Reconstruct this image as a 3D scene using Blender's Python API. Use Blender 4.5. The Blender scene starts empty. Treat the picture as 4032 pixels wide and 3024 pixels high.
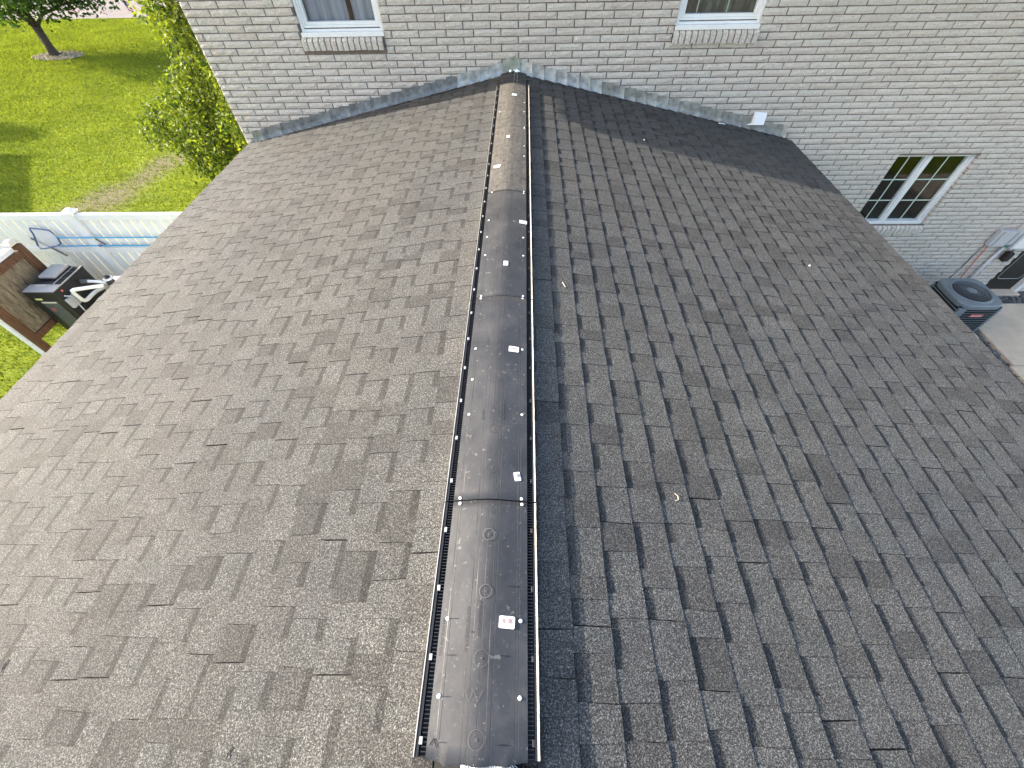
import bpy, math, random
import numpy as np
from mathutils import Vector, Matrix
random.seed(7)
RNG = np.random.default_rng(11)
scene = bpy.context.scene
COL = scene.collection

# ---------------------------------------------------------------- camera
CAM = np.array([0.1253, -5.9834, 1.5438])
FPX, PIT, YAW, ROL = 1610.476, 0.90892, -0.04165, -0.02766
_cy, _sy, _cp, _sp = math.cos(YAW), math.sin(YAW), math.cos(PIT), math.sin(PIT)
FW = np.array([_sy * _cp, _cy * _cp, -_sp]); RT = np.array([_cy, -_sy, 0.0]); UP = np.cross(RT, FW)
R2 = math.cos(ROL) * RT + math.sin(ROL) * UP; U2 = -math.sin(ROL) * RT + math.cos(ROL) * UP
cam_data = bpy.data.cameras.new('camera')
cam_data.sensor_width = 36.0; cam_data.lens = 36.0 * FPX / 4032.0
cam_data.clip_start = 0.05; cam_data.clip_end = 2000
cam = bpy.data.objects.new('camera', cam_data); COL.objects.link(cam)
cam.matrix_world = Matrix(((R2[0], U2[0], -FW[0], CAM[0]), (R2[1], U2[1], -FW[1], CAM[1]), (R2[2], U2[2], -FW[2], CAM[2]), (0, 0, 0, 1)))
scene.camera = cam
def proj(P):
    d = np.asarray(P, float) - CAM; z = d @ FW
    if z < 0.05: return None
    return 2016 + FPX * (d @ R2) / z, 1512 - FPX * (d @ U2) / z
def inframe(P, m=0):
    p = proj(P)
    return p is not None and -m < p[0] < 4032 + m and -m < p[1] < 3024 + m
def pxsize(P): return FPX / max(0.3, (np.asarray(P, float) - CAM) @ FW)

# ---------------------------------------------------------------- light
SUND = Vector((1.0, -0.14, -0.46)).normalized()      # direction the light travels
SUN_EL = math.asin(-SUND.z); SUN_AZ = math.atan2(-SUND.x, -SUND.y)
world = bpy.data.worlds.new('World'); scene.world = world; world.use_nodes = True
nt = world.node_tree
for n in list(nt.nodes): nt.nodes.remove(n)
sky = nt.nodes.new('ShaderNodeTexSky'); sky.sky_type = 'NISHITA'; sky.sun_disc = False
sky.sun_elevation = SUN_EL; sky.sun_rotation = SUN_AZ
sky.air_density = 1.0; sky.dust_density = 2.6; sky.ozone_density = 0.5
bg = nt.nodes.new('ShaderNodeBackground'); bg.inputs[1].default_value = 0.15
wo = nt.nodes.new('ShaderNodeOutputWorld')
nt.links.new(sky.outputs[0], bg.inputs[0]); nt.links.new(bg.outputs[0], wo.inputs[0])
sl = bpy.data.lights.new('sun', 'SUN'); sl.energy = 3.5; sl.angle = math.radians(0.5); sl.color = (1.0, 0.92, 0.80)
sun = bpy.data.objects.new('sun', sl); COL.objects.link(sun)
sun.rotation_euler = SUND.to_track_quat('-Z', 'Y').to_euler(); sun.location = (-20, 3, 12)
scene.view_settings.view_transform = 'Standard'; scene.view_settings.look = 'None'
scene.view_settings.exposure = 2.02; scene.view_settings.gamma = 1.0
scene.view_settings.use_curve_mapping = False

# ---------------------------------------------------------------- materials
class NT:
    def __init__(s, name):
        s.m = bpy.data.materials.new(name); s.m.use_nodes = True; s.t = s.m.node_tree
        s.b = s.t.nodes['Principled BSDF']; s.out = s.t.nodes['Material Output']
        s._pos = None
    def n(s, typ, **kw):
        x = s.t.nodes.new(typ)
        for k, v in kw.items(): setattr(x, k, v)
        return x
    def l(s, a, b): s.t.links.new(a, b)
    @property
    def pos(s):
        if s._pos is None: s._pos = s.n('ShaderNodeNewGeometry').outputs['Position']
        return s._pos
    def scaled(s, v):
        m = s.n('ShaderNodeMapping'); m.inputs['Scale'].default_value = v
        s.l(s.pos, m.inputs[0]); return m.outputs[0]
    def noise(s, scale, detail=2, rough=0.5, vec=None, out='Fac', dist=0.0):
        x = s.n('ShaderNodeTexNoise'); x.inputs['Scale'].default_value = scale
        x.inputs['Detail'].default_value = detail; x.inputs['Roughness'].default_value = rough
        x.inputs['Distortion'].default_value = dist
        s.l(vec or s.pos, x.inputs['Vector']); return x.outputs[out]
    def voro(s, scale, vec=None, out='Color', feature='F1'):
        x = s.n('ShaderNodeTexVoronoi', feature=feature); x.inputs['Scale'].default_value = scale
        s.l(vec or s.pos, x.inputs['Vector']); return x.outputs[out]
    def ramp(s, fac, stops, interp='LINEAR'):
        x = s.n('ShaderNodeValToRGB'); x.color_ramp.interpolation = interp
        el = x.color_ramp.elements
        while len(el) < len(stops): el.new(0.5)
        for e, (p, c) in zip(el, stops):
            e.position = p; e.color = (c if isinstance(c, tuple) else (c, c, c)) + (1,)
        s.l(fac, x.inputs[0]); return x.outputs[0]
    def mix(s, fac, a, b, mode='MIX'):
        x = s.n('ShaderNodeMix', data_type='RGBA', blend_type=mode)
        for isf, sock, v in ((1, x.inputs[0], fac), (0, x.inputs[6], a), (0, x.inputs[7], b)):
            if isinstance(v, (int, float)): sock.default_value = v if isf else (v, v, v, 1)
            elif isinstance(v, tuple): sock.default_value = v + (1,)
            else: s.l(v, sock)
        return x.outputs[2]
    def math(s, op, a, b=0.0):
        x = s.n('ShaderNodeMath', operation=op)
        for i, v in enumerate((a, b)):
            if isinstance(v, (int, float)): x.inputs[i].default_value = v
            else: s.l(v, x.inputs[i])
        return x.outputs[0]
    def attr(s, name, out='Fac'):
        x = s.n('ShaderNodeAttribute'); x.attribute_name = name; return x.outputs[out]
    def sep(s):
        x = s.n('ShaderNodeSeparateXYZ'); s.l(s.pos, x.inputs[0]); return x.outputs
    def color(s, c):
        if isinstance(c, tuple): s.b.inputs['Base Color'].default_value = c + (1,)
        else: s.l(c, s.b.inputs['Base Color'])
    def set(s, rough=0.7, metal=0.0, spec=0.5):
        for k, v in (('Roughness', rough), ('Metallic', metal), ('Specular IOR Level', spec)):
            if isinstance(v, (int, float)): s.b.inputs[k].default_value = v
            else: s.l(v, s.b.inputs[k])
    def bump(s, h, dist=0.002, strength=1.0, prev=None):
        x = s.n('ShaderNodeBump'); x.inputs['Distance'].default_value = dist; x.inputs['Strength'].default_value = strength
        s.l(h, x.inputs['Height'])
        if prev is not None: s.l(prev, x.inputs['Normal'])
        s.l(x.outputs[0], s.b.inputs['Normal']); return x.outputs[0]

def simple(name, c, rough=0.6, metal=0.0, var=0.12, scale=14.0, bump=0.0, spec=0.5):
    k = NT(name)
    n = k.noise(scale, 4, 0.6)
    lo = tuple(max(0, v * (1 - var)) for v in c); hi = tuple(min(1, v * (1 + var)) for v in c)
    k.color(k.ramp(n, [(0.3, lo), (0.7, hi)])); k.set(rough, metal, spec)
    if bump: k.bump(k.noise(scale * 12, 3), bump)
    return k.m

def mat_shingle():
    k = NT('asphalt_shingle_granules')
    fine = k.noise(340, 1, 0.5)
    mid = k.noise(175, 2, 0.6)
    cell = k.voro(300, out='Color')
    g = k.ramp(fine, [(0.36, 0.0), (0.5, 0.38), (0.66, 1.0)])
    g2 = k.ramp(mid, [(0.38, 0.05), (0.64, 1.0)])
    gg = k.mix(0.5, g, g2)
    gg = k.mix(0.28, gg, cell)
    bw = k.n('ShaderNodeRGBToBW'); k.l(gg, bw.inputs[0])
    base = k.ramp(bw.outputs[0], [(0.16, (0.014, 0.014, 0.0145)), (0.42, (0.056, 0.0548, 0.053)), (0.60, (0.112, 0.1095, 0.105)), (0.85, (0.30, 0.293, 0.283))])
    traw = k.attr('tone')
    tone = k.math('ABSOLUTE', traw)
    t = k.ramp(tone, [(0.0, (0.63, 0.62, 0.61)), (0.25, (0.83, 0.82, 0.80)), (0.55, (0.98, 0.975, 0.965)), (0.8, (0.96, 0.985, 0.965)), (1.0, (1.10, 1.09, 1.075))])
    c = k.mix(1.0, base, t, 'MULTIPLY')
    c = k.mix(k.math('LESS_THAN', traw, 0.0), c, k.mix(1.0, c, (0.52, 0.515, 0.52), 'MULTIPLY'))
    c = k.mix(1.0, c, (0.74, 0.74, 0.735), 'MULTIPLY')
    patch = k.noise(0.9, 3, 0.6)
    c = k.mix(1.0, c, k.ramp(patch, [(0.3, (0.86, 0.87, 0.90)), (0.7, (1.1, 1.07, 1.02))]), 'MULTIPLY')
    spots = k.noise(6.5, 4, 0.7)
    c = k.mix(1.0, c, k.ramp(spots, [(0.28, 0.82), (0.5, 1.0), (0.75, 1.1)]), 'MULTIPLY')
    k.color(c); k.set(0.86, 0, 0.35)
    b1 = k.bump(k.noise(260, 2, 0.6), 0.0022, 0.9)
    k.bump(k.noise(30, 2), 0.002, 0.5, prev=b1)
    return k.m
def mat_brick():
    k = NT('white_split_face_brick')
    tone = k.attr('tone')
    st = k.noise(38, 5, 0.65, vec=k.scaled((1.0, 1.0, 1.7)))
    c = k.ramp(st, [(0.22, (0.55, 0.47, 0.41)), (0.42, (0.86, 0.785, 0.71)), (0.7, (0.93, 0.87, 0.80))])
    c = k.mix(1.0, c, k.ramp(tone, [(0, (0.93, 0.89, 0.87)), (0.5, (1, 0.985, 0.965)), (1, (1.0, 1.0, 0.985))]), 'MULTIPLY')
    sm = k.noise(1.1, 4, 0.6)
    c = k.mix(1.0, c, k.ramp(sm, [(0.3, (0.90, 0.91, 0.90)), (0.6, (1, 1, 1))]), 'MULTIPLY')
    pit = k.noise(120, 3, 0.7)
    c = k.mix(1.0, c, k.ramp(pit, [(0.25, (0.55, 0.50, 0.45)), (0.40, (1, 1, 1))]), 'MULTIPLY')
    bl_ = k.noise(30, 4, 0.75, vec=k.scaled((1, 1, 1.5)), dist=1.0)
    c = k.mix(1.0, c, k.ramp(bl_, [(0.30, (0.72, 0.69, 0.66)), (0.48, (1, 1, 1))]), 'MULTIPLY')
    k.color(c); k.set(0.92, 0, 0.25)
    b = k.bump(k.noise(42, 5, 0.7, vec=k.scaled((1, 1, 1.7))), 0.05, 1.0)
    k.bump(pit, 0.003, 0.7, prev=b)
    return k.m
def mat_mortar():
    k = NT('grey_brown_mortar')
    c = k.ramp(k.noise(25, 4), [(0.3, (0.14, 0.11, 0.094)), (0.7, (0.21, 0.17, 0.146))])
    k.color(c); k.set(0.95, 0, 0.2); k.bump(k.noise(180, 3), 0.002); return k.m
def mat_vent():
    k = NT('black_ridge_vent_plastic')
    s = k.sep()
    dirt = k.attr('dirt')
    big = k.noise(4.5, 5, 0.65)
    streak = k.noise(9, 4, 0.7, vec=k.scaled((6, 0.55, 1)))
    blot = k.noise(26, 4, 0.7, vec=k.scaled((1, 0.7, 1)))
    base = k.ramp(big, [(0.3, (0.020, 0.020, 0.022)), (0.55, (0.033, 0.033, 0.035)), (0.75, (0.058, 0.056, 0.053))])
    scratch = k.ramp(k.noise(70, 3, 0.8, vec=k.scaled((1, 0.8, 1))), [(0.62, 0.0), (0.68, 0.8)])
    base = k.mix(k.math('MULTIPLY', scratch, 0.18), base, (0.30, 0.29, 0.27))
    spk = k.ramp(k.noise(42, 2, 0.6), [(0.665, 0.0), (0.70, 1.0)])
    base = k.mix(k.math('MULTIPLY', spk, 0.22), base, (0.34, 0.32, 0.29))
    brown = k.ramp(blot, [(0.28, (0.035, 0.031, 0.026)), (0.42, (0.085, 0.074, 0.06)), (0.7, (0.15, 0.133, 0.108))])
    brown = k.mix(1.0, brown, k.ramp(streak, [(0.35, 0.78), (0.7, 1.15)]), 'MULTIPLY')
    leafy = k.ramp(k.noise(20, 2, 0.5, vec=k.scaled((1, 1.6, 1)), dist=0.6), [(0.34, 1.0), (0.375, 0.0)])
    brown = k.mix(k.math('MULTIPLY', leafy, 0.9), brown, (0.022, 0.018, 0.014))
    dm = k.math('MULTIPLY', dirt, k.ramp(big, [(0.2, 0.75), (0.6, 1.0)]))
    c = k.mix(dm, base, brown)
    # embossed running lines
    lines = None
    for x0 in (-0.120, -0.110, -0.044, -0.029, -0.002, 0.024, 0.038, 0.108, 0.118):
        d = k.math('ABSOLUTE', k.math('SUBTRACT', s[0], x0))
        l = k.math('LESS_THAN', d, 0.0011)
        lines = l if lines is None else k.math('MAXIMUM', lines, l)
    gap = k.ramp(k.noise(2.2, 2, 0.4, vec=k.scaled((22, 1, 1))), [(0.36, 0.2), (0.5, 1.0)])
    lm = k.math('MULTIPLY', lines, gap)
    c = k.mix(k.math('MULTIPLY', lm, 0.75), c, (0.012, 0.012, 0.013))
    k.color(c)
    r = k.ramp(big, [(0.3, 0.46), (0.7, 0.62)])
    rr = k.mix(dm, r, 0.8)
    bw = k.n('ShaderNodeRGBToBW'); k.l(rr, bw.inputs[0])
    k.set(bw.outputs[0], 0, 0.5)
    b = k.bump(k.noise(14, 3, 0.5), 0.004, 0.5)
    k.bump(k.math('SUBTRACT', 1.0, lm), 0.0015, 1.0, prev=b)
    return k.m
def mat_flash():
    k = NT('galvanised_flashing')
    tone = k.attr('tone')
    n = k.noise(14, 4, 0.6)
    c = k.ramp(n, [(0.3, (0.17, 0.163, 0.152)), (0.7, (0.40, 0.383, 0.36))])
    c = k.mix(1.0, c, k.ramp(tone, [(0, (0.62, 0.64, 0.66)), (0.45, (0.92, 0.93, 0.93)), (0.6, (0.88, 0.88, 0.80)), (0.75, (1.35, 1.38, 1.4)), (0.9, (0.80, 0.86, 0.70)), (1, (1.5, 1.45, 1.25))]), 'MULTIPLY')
    k.color(c); k.set(0.45, 0.4, 0.5); k.bump(k.noise(9, 2), 0.010, 0.8); return k.m
def mat_lawn(nm='lawn_soil'):
    k = NT(nm)
    a = k.noise(0.45, 4, 0.6); b = k.noise(7, 5, 0.7); cc = k.noise(48, 4, 0.75, vec=k.scaled((0.7, 1.5, 1)))
    stripe = k.noise(1.7, 3, 0.6, vec=k.scaled((0.5, 1.9, 1)))
    c = k.ramp(b, [(0.25, (0.09, 0.13, 0.014)), (0.5, (0.19, 0.24, 0.024)), (0.75, (0.29, 0.335, 0.04))])
    c = k.mix(0.55, c, k.ramp(cc, [(0.3, (0.07, 0.11, 0.010)), (0.5, (0.18, 0.235, 0.018)), (0.7, (0.31, 0.36, 0.04))]))
    c = k.mix(1.0, c, k.ramp(a, [(0.3, (0.86, 0.9, 0.8)), (0.7, (1.14, 1.08, 1.0))]), 'MULTIPLY')
    c = k.mix(1.0, c, k.ramp(stripe, [(0.35, (0.70, 0.76, 0.8)), (0.6, (1.12, 1.08, 1.0))]), 'MULTIPLY')
    dirt = k.attr('dirt')
    dn = k.noise(7, 6, 0.85)
    dm = k.ramp(k.math('ADD', dirt, k.math('MULTIPLY', k.math('SUBTRACT', dn, 0.5), 1.9)), [(0.28, 0.0), (0.68, 1.0)])
    soil = k.ramp(k.noise(28, 4, 0.7), [(0.3, (0.08, 0.085, 0.03)), (0.55, (0.19, 0.165, 0.09)), (0.8, (0.32, 0.27, 0.18))])
    c = k.mix(dm, c, soil)
    k.color(c); k.set(0.95, 0, 0.1); k.bump(k.noise(40, 4, 0.8), 0.03, 1.0); return k.m
def mat_leaf(name, c1, c2, trans=0.45, rough=0.5, spec=0.35):
    k = NT(name)
    tone = k.attr('tone')
    c = k.ramp(tone, [(0.0, c1), (1.0, c2)])
    k.color(c); k.set(rough, 0, spec)
    tr = k.n('ShaderNodeBsdfTranslucent'); k.l(k.mix(1.0, c, (1.5, 1.5, 0.7), 'MULTIPLY'), tr.inputs[0])
    mx = k.n('ShaderNodeMixShader'); mx.inputs[0].default_value = trans
    k.l(k.b.outputs[0], mx.inputs[1]); k.l(tr.outputs[0], mx.inputs[2]); k.l(mx.outputs[0], k.out.inputs[0])
    return k.m
def mat_glass(name, c=(0.012, 0.016, 0.012)):
    # real window pane: partly see-through with a clear mirror reflection
    k = NT(name)
    k.color(c); k.set(0.03, 0, 0.5)
    tr = k.n('ShaderNodeBsdfTransparent'); tr.inputs[0].default_value = (0.86, 0.9, 0.88, 1)
    gl = k.n('ShaderNodeBsdfGlossy'); gl.inputs['Roughness'].default_value = 0.02
    fr = k.n('ShaderNodeFresnel'); fr.inputs[0].default_value = 1.5
    mx = k.n('ShaderNodeMixShader'); gm = k.n('ShaderNodeNewGeometry'); k.l(k.math('MULTIPLY', k.math('MULTIPLY', fr.outputs[0], 0.9), k.math('SUBTRACT', 1.0, gm.outputs['Backfacing'])), mx.inputs[0])
    k.l(tr.outputs[0], mx.inputs[1]); k.l(gl.outputs[0], mx.inputs[2]); k.l(mx.outputs[0], k.out.inputs[0])
    return k.m
def mat_curtain(name, a, b, pattern=False):
    k = NT(name)
    w = k.noise(9, 2, 0.5, vec=k.scaled((3, 1, 0.2)))
    c = k.ramp(w, [(0.3, a), (0.7, b)])
    if pattern:
        lf = k.voro(11, vec=k.scaled((1, 1, 0.55)), out='Distance')
        c = k.mix(k.ramp(lf, [(0.25, 0.55), (0.45, 0.0)]), c, tuple(min(1, v * 2.6) for v in b))
    k.color(c); k.set(0.9); return k.m
def mat_concrete():
    k = NT('concrete')
    c = k.ramp(k.noise(3, 6, 0.7), [(0.3, (0.46, 0.37, 0.28)), (0.7, (0.62, 0.52, 0.40))])
    c = k.mix(1.0, c, k.ramp(k.noise(90, 3, 0.7), [(0.3, 0.82), (0.6, 1.05)]), 'MULTIPLY')
    k.color(c); k.set(0.9, 0, 0.3); k.bump(k.noise(120, 3), 0.002); return k.m
def mat_asphalt():
    k = NT('asphalt_road')
    c = k.ramp(k.noise(0.8, 6, 0.65), [(0.3, (0.15, 0.128, 0.12)), (0.7, (0.21, 0.182, 0.17))])
    cr = k.voro(0.16, vec=k.scaled((1, 0.6, 1)), out='Distance', feature='DISTANCE_TO_EDGE')
    c = k.mix(k.ramp(cr, [(0.0, 0.75), (0.022, 0.0)]), c, (0.10, 0.09, 0.088))
    k.color(c); k.set(0.95, 0, 0.2); k.bump(k.noise(60, 3), 0.004); return k.m
def mat_wood(name, a, b, vec=(1, 1, 1), sc=10):
    k = NT(name)
    c = k.ramp(k.noise(sc, 5, 0.65, vec=k.scaled(vec), dist=1.2), [(0.3, a), (0.7, b)])
    k.color(c); k.set(0.8, 0, 0.3); k.bump(k.noise(sc * 3, 3, vec=k.scaled(vec)), 0.002); return k.m

M = dict(
    shingle=mat_shingle(), brick=mat_brick(), mortar=mat_mortar(), vent=mat_vent(), flash=mat_flash(), lawn=mat_lawn(),
    black=simple('black_plastic', (0.012, 0.012, 0.013), 0.42), blackmatt=simple('matt_black', (0.008, 0.008, 0.008), 0.9),
    white=simple('white_vinyl', (0.70, 0.70, 0.69), 0.4, var=0.04), whitefence=simple('white_vinyl_fence', (0.58, 0.60, 0.63), 0.45, var=0.06, scale=5),
    cream=simple('cream_filter_strip', (0.55, 0.50, 0.42), 0.8, var=0.1, scale=60), nail=simple('white_nail_paint', (0.85, 0.85, 0.85), 0.35, var=0.03),
    deck=simple('underlayment', (0.02, 0.02, 0.02), 0.95), clip=simple('clip_metal', (0.50, 0.48, 0.44), 0.4, 0.4),
    barcode=simple('barcode_ink', (0.26, 0.11, 0.10), 0.7), ink=simple('black_ink', (0.03, 0.03, 0.03), 0.7), greyink=simple('grey_ink', (0.14, 0.14, 0.14), 0.7),
    emboss=simple('embossed_plastic', (0.006, 0.006, 0.007), 0.35), ring=simple('scuffed_plastic_ring', (0.085, 0.08, 0.075), 0.6),
    scuff=simple('dulled_plastic', (0.031, 0.031, 0.033), 0.6, var=0.2, scale=60),
    groove_sunlit=simple('painted_sunlit_groove', (0.88, 0.83, 0.66), 0.5, var=0.05), strand=simple('white_fibre', (0.80, 0.80, 0.80), 0.5), pane=mat_glass('window_glass'),
    curtain=mat_curtain('blue_grey_curtain', (0.22, 0.215, 0.29), (0.36, 0.355, 0.45)),
    curtain2=mat_curtain('dark_green_patterned_curtain', (0.035, 0.042, 0.038), (0.085, 0.10, 0.088), True),
    dark=simple('dark_room', (0.012, 0.013, 0.010), 0.9), roomgreen=simple('dim_room', (0.02, 0.024, 0.014), 0.9),
    grid=simple('pale_green_muntin', (0.50, 0.58, 0.50), 0.5, var=0.05), concrete=mat_concrete(), asphalt=mat_asphalt(),
    gravel=simple('dark_gravel', (0.10, 0.105, 0.11), 0.7, var=0.5, scale=20), conduit=simple('grey_pvc', (0.50, 0.51, 0.53), 0.5, var=0.07),
    greybox=simple('grey_painted_steel', (0.42, 0.42, 0.44), 0.5, 0.1, var=0.06), acgrey=simple('blue_grey_painted_steel', (0.145, 0.172, 0.190), 0.42, 0.0, var=0.10, scale=9),
    acdark=simple('coil_dark', (0.010, 0.010, 0.011), 0.8), acwire=simple('grill_wire', (0.13, 0.15, 0.165), 0.5), red=simple('red_label', (0.55, 0.12, 0.10), 0.6),
    redcable=simple('red_cable', (0.55, 0.10, 0.05), 0.6), doorblk=simple('black_door_paint', (0.010, 0.010, 0.010), 0.5), greyline=simple('grey_door_trim', (0.25, 0.25, 0.26), 0.5),
    heater=simple('black_heater_steel', (0.014, 0.014, 0.016), 0.45), heatlid=simple('grey_heater_lid', (0.34, 0.335, 0.33), 0.5, var=0.1, scale=6), heatgrey=simple('dark_grey_heater_door', (0.07, 0.075, 0.075), 0.5),
    pvc=simple('white_pvc_pipe', (0.78, 0.78, 0.77), 0.4, var=0.03), tank=simple('beige_filter_tank', (0.52, 0.51, 0.45), 0.5, var=0.08), yellow=simple('yellow_label', (0.62, 0.62, 0.22), 0.6),
    blue=simple('blue_pole', (0.02, 0.25, 0.48), 0.4, var=0.05), navy=simple('navy_net_rim', (0.035, 0.08, 0.22), 0.5), net=None,
    wood=mat_wood('brown_stained_wood', (0.06, 0.03, 0.018), (0.15, 0.08, 0.045), (4, 4, 0.6)), ply=mat_wood('weathered_plywood', (0.055, 0.042, 0.028), (0.27, 0.23, 0.17), (6, 5, 1.0), 6),
    bark=mat_wood('bark', (0.035, 0.028, 0.022), (0.09, 0.075, 0.06), (4, 4, 1)), leaf_tree=mat_leaf('maple_leaf', (0.022, 0.055, 0.010), (0.075, 0.14, 0.022), 0.4, 0.6, 0.25),
    leaf_shrub=mat_leaf('shrub_leaf', (0.025, 0.055, 0.010), (0.22, 0.27, 0.025), 0.36, 0.6, 0.2), grass=mat_leaf('grass_blade', (0.08, 0.12, 0.014), (0.28, 0.32, 0.045), 0.3, 0.9, 0.08),
    mulch=simple('mulch_stone', (0.32, 0.26, 0.20), 0.9, var=0.75, scale=9), soffit=simple('soffit_white', (0.75, 0.75, 0.74), 0.6, var=0.03), siding=simple('pale_siding', (0.55, 0.53, 0.5), 0.7, var=0.05),
    flagred=simple('flag_red', (0.5, 0.04, 0.05), 0.7), flagblue=simple('flag_blue', (0.03, 0.05, 0.2), 0.7), flagwhite=simple('flag_white', (0.8, 0.78, 0.78), 0.7),
    twigdark=simple('dark_twig', (0.015, 0.012, 0.01), 0.8), twigpale=simple('pale_twig', (0.55, 0.42, 0.32), 0.7), green=simple('green_tape', (0.02, 0.2, 0.1), 0.5),
    tan=simple('tan_stain', (0.3, 0.2, 0.12), 0.9),
)
def _net():
    k = NT('fine_net_mesh'); k.color((0.62, 0.66, 0.74)); k.set(0.8)
    t = k.n('ShaderNodeBsdfTransparent'); mx = k.n('ShaderNodeMixShader'); mx.inputs[0].default_value = 0.6
    k.l(k.b.outputs[0], mx.inputs[1]); k.l(t.outputs[0], mx.inputs[2]); k.l(mx.outputs[0], k.out.inputs[0]); return k.m
M['net'] = _net()

# ---------------------------------------------------------------- mesh helpers
class MB:
    def __init__(s): s.v = []; s.f = []; s.t = []; s.mi = []; s.mats = []
    def mid(s, m):
        if m not in s.mats: s.mats.append(m)
        return s.mats.index(m)
    def add(s, vs, fs, tone=0.5, m=None):
        o = len(s.v); s.v.extend([tuple(map(float, v)) for v in vs])
        i = s.mid(m) if m else 0
        for f in fs: s.f.append(tuple(o + a for a in f)); s.t.append(tone); s.mi.append(i)
    def box(s, lo, hi, tone=0.5, m=None, b=0.0):
        x0, y0, z0 = lo; x1, y1, z1 = hi
        if b <= 0:
            s.add([(x0,y0,z0),(x1,y0,z0),(x1,y1,z0),(x0,y1,z0),(x0,y0,z1),(x1,y0,z1),(x1,y1,z1),(x0,y1,z1)],
                  [(0,3,2,1),(4,5,6,7),(0,1,5,4),(1,2,6,5),(2,3,7,6),(3,0,4,7)], tone, m)
        else:
            xs = (x0, x0+b, x1-b, x1); ys = (y0, y0+b, y1-b, y1); zs = (z0, z0+b, z1-b, z1)
            V = []; idx = {}
            def p(i, j, k):
                if (i, j, k) not in idx: idx[(i, j, k)] = len(V); V.append((xs[i], ys[j], zs[k]))
                return idx[(i, j, k)]
            F = []
            a, c = 1, 2
            F.append((p(a,a,0),p(a,c,0),p(c,c,0),p(c,a,0))); F.append((p(a,a,3),p(c,a,3),p(c,c,3),p(a,c,3)))
            F.append((p(a,0,a),p(c,0,a),p(c,0,c),p(a,0,c))); F.append((p(a,3,a),p(a,3,c),p(c,3,c),p(c,3,a)))
            F.append((p(0,a,a),p(0,a,c),p(0,c,c),p(0,c,a))); F.append((p(3,a,a),p(3,c,a),p(3,c,c),p(3,a,c)))
            for (y, ye) in ((1, 0), (2, 3)):
                for (z, ze) in ((1, 0), (2, 3)): F.append((p(1,ye,z),p(2,ye,z),p(2,y,ze),p(1,y,ze)))
            for (x, xe) in ((1, 0), (2, 3)):
                for (z, ze) in ((1, 0), (2, 3)): F.append((p(xe,1,z),p(xe,2,z),p(x,2,ze),p(x,1,ze)))
            for (x, xe) in ((1, 0), (2, 3)):
                for (y, ye) in ((1, 0), (2, 3)): F.append((p(xe,y,1),p(xe,y,2),p(x,ye,2),p(x,ye,1)))
            for (x, xe) in ((1, 0), (2, 3)):
                for (y, ye) in ((1, 0), (2, 3)):
                    for (z, ze) in ((1, 0), (2, 3)): F.append((p(xe,y,z),p(x,ye,z),p(x,y,ze)))
            s.add(V, F, tone, m)
    def tube(s, pts, r, n=8, tone=0.5, m=None, cap=True):
        pts = [Vector(p) for p in pts]
        rs = r if isinstance(r, (list, tuple)) else [r] * len(pts)
        V = []; F = []
        for i, p in enumerate(pts):
            d = (pts[min(i+1, len(pts)-1)] - pts[max(i-1, 0)]).normalized()
            a = d.cross(Vector((0, 0, 1)))
            if a.length < 0.05: a = d.cross(Vector((0, 1, 0)))
            a.normalize(); b = d.cross(a)
            for k in range(n):
                t = 2 * math.pi * k / n; V.append(p + (a * math.cos(t) + b * math.sin(t)) * rs[i])
        for i in range(len(pts)-1):
            for k in range(n):
                k2 = (k+1) % n; F.append((i*n+k, i*n+k2, (i+1)*n+k2, (i+1)*n+k))
        if cap: F.append(tuple(range(n-1, -1, -1))); F.append(tuple((len(pts)-1)*n + k for k in range(n)))
        s.add(V, F, tone, m)
    def disc(s, c, r, h, n=10, tone=0.5, m=None, nrm=(0, 0, 1), dome=0.6):
        c = Vector(c); nz = Vector(nrm).normalized(); a = nz.orthogonal().normalized(); b = nz.cross(a)
        V = []
        for rr, hh in ((r, 0), (r, h*dome), (r*0.6, h)):
            for k in range(n):
                t = 2*math.pi*k/n; V.append(c + (a*math.cos(t)+b*math.sin(t))*rr + nz*hh)
        F = []
        for i in range(2):
            for k in range(n): k2 = (k+1) % n; F.append((i*n+k, i*n+k2, (i+1)*n+k2, (i+1)*n+k))
        F.append(tuple(2*n+k for k in range(n))); s.add(V, F, tone, m)
    def mesh(s, name, mat=None, smooth=False):
        me = bpy.data.meshes.new(name); me.from_pydata(s.v, [], s.f)
        at = me.attributes.new('tone', 'FLOAT', 'FACE'); at.data.foreach_set('value', np.array(s.t, np.float32))
        if mat is not None: me.materials.append(M[mat])
        else:
            for m in s.mats: me.materials.append(M[m])
            me.polygons.foreach_set('material_index', s.mi)
        if smooth: me.polygons.foreach_set('use_smooth', [True]*len(me.polygons))
        me.update(); return me
    def obj(s, name, mat=None, parent=None, smooth=False): return link(name, s.mesh(name, mat, smooth), parent)
def link(name, me, parent=None, mw=None):
    o = bpy.data.objects.new(name, me); COL.objects.link(o)
    if parent is not None: o.parent = parent; o.matrix_parent_inverse = pinv(parent)
    if mw is not None: o.matrix_basis = mw
    return o
PI = {}
def pinv(p):
    k = p.name
    if k not in PI:
        m = Matrix.Identity(4); q = p
        m = world_of(p); PI[k] = m.inverted()
    return PI[k]
def world_of(p):
    m = p.matrix_basis.copy(); q = p
    if p.parent is not None: m = world_of(p.parent) @ p.matrix_parent_inverse @ p.matrix_basis
    return m
def thing(name, loc, label, cat, group=None):
    o = bpy.data.objects.new(name, None); COL.objects.link(o); o.location = loc; o.empty_display_size = 0.1
    return tag(o, label, cat, group)
def tag(o, label=None, cat=None, group=None, kind=None):
    if label: o['label'] = label
    if cat: o['category'] = cat
    if group: o['group'] = group
    if kind: o['kind'] = kind
    return o
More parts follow.
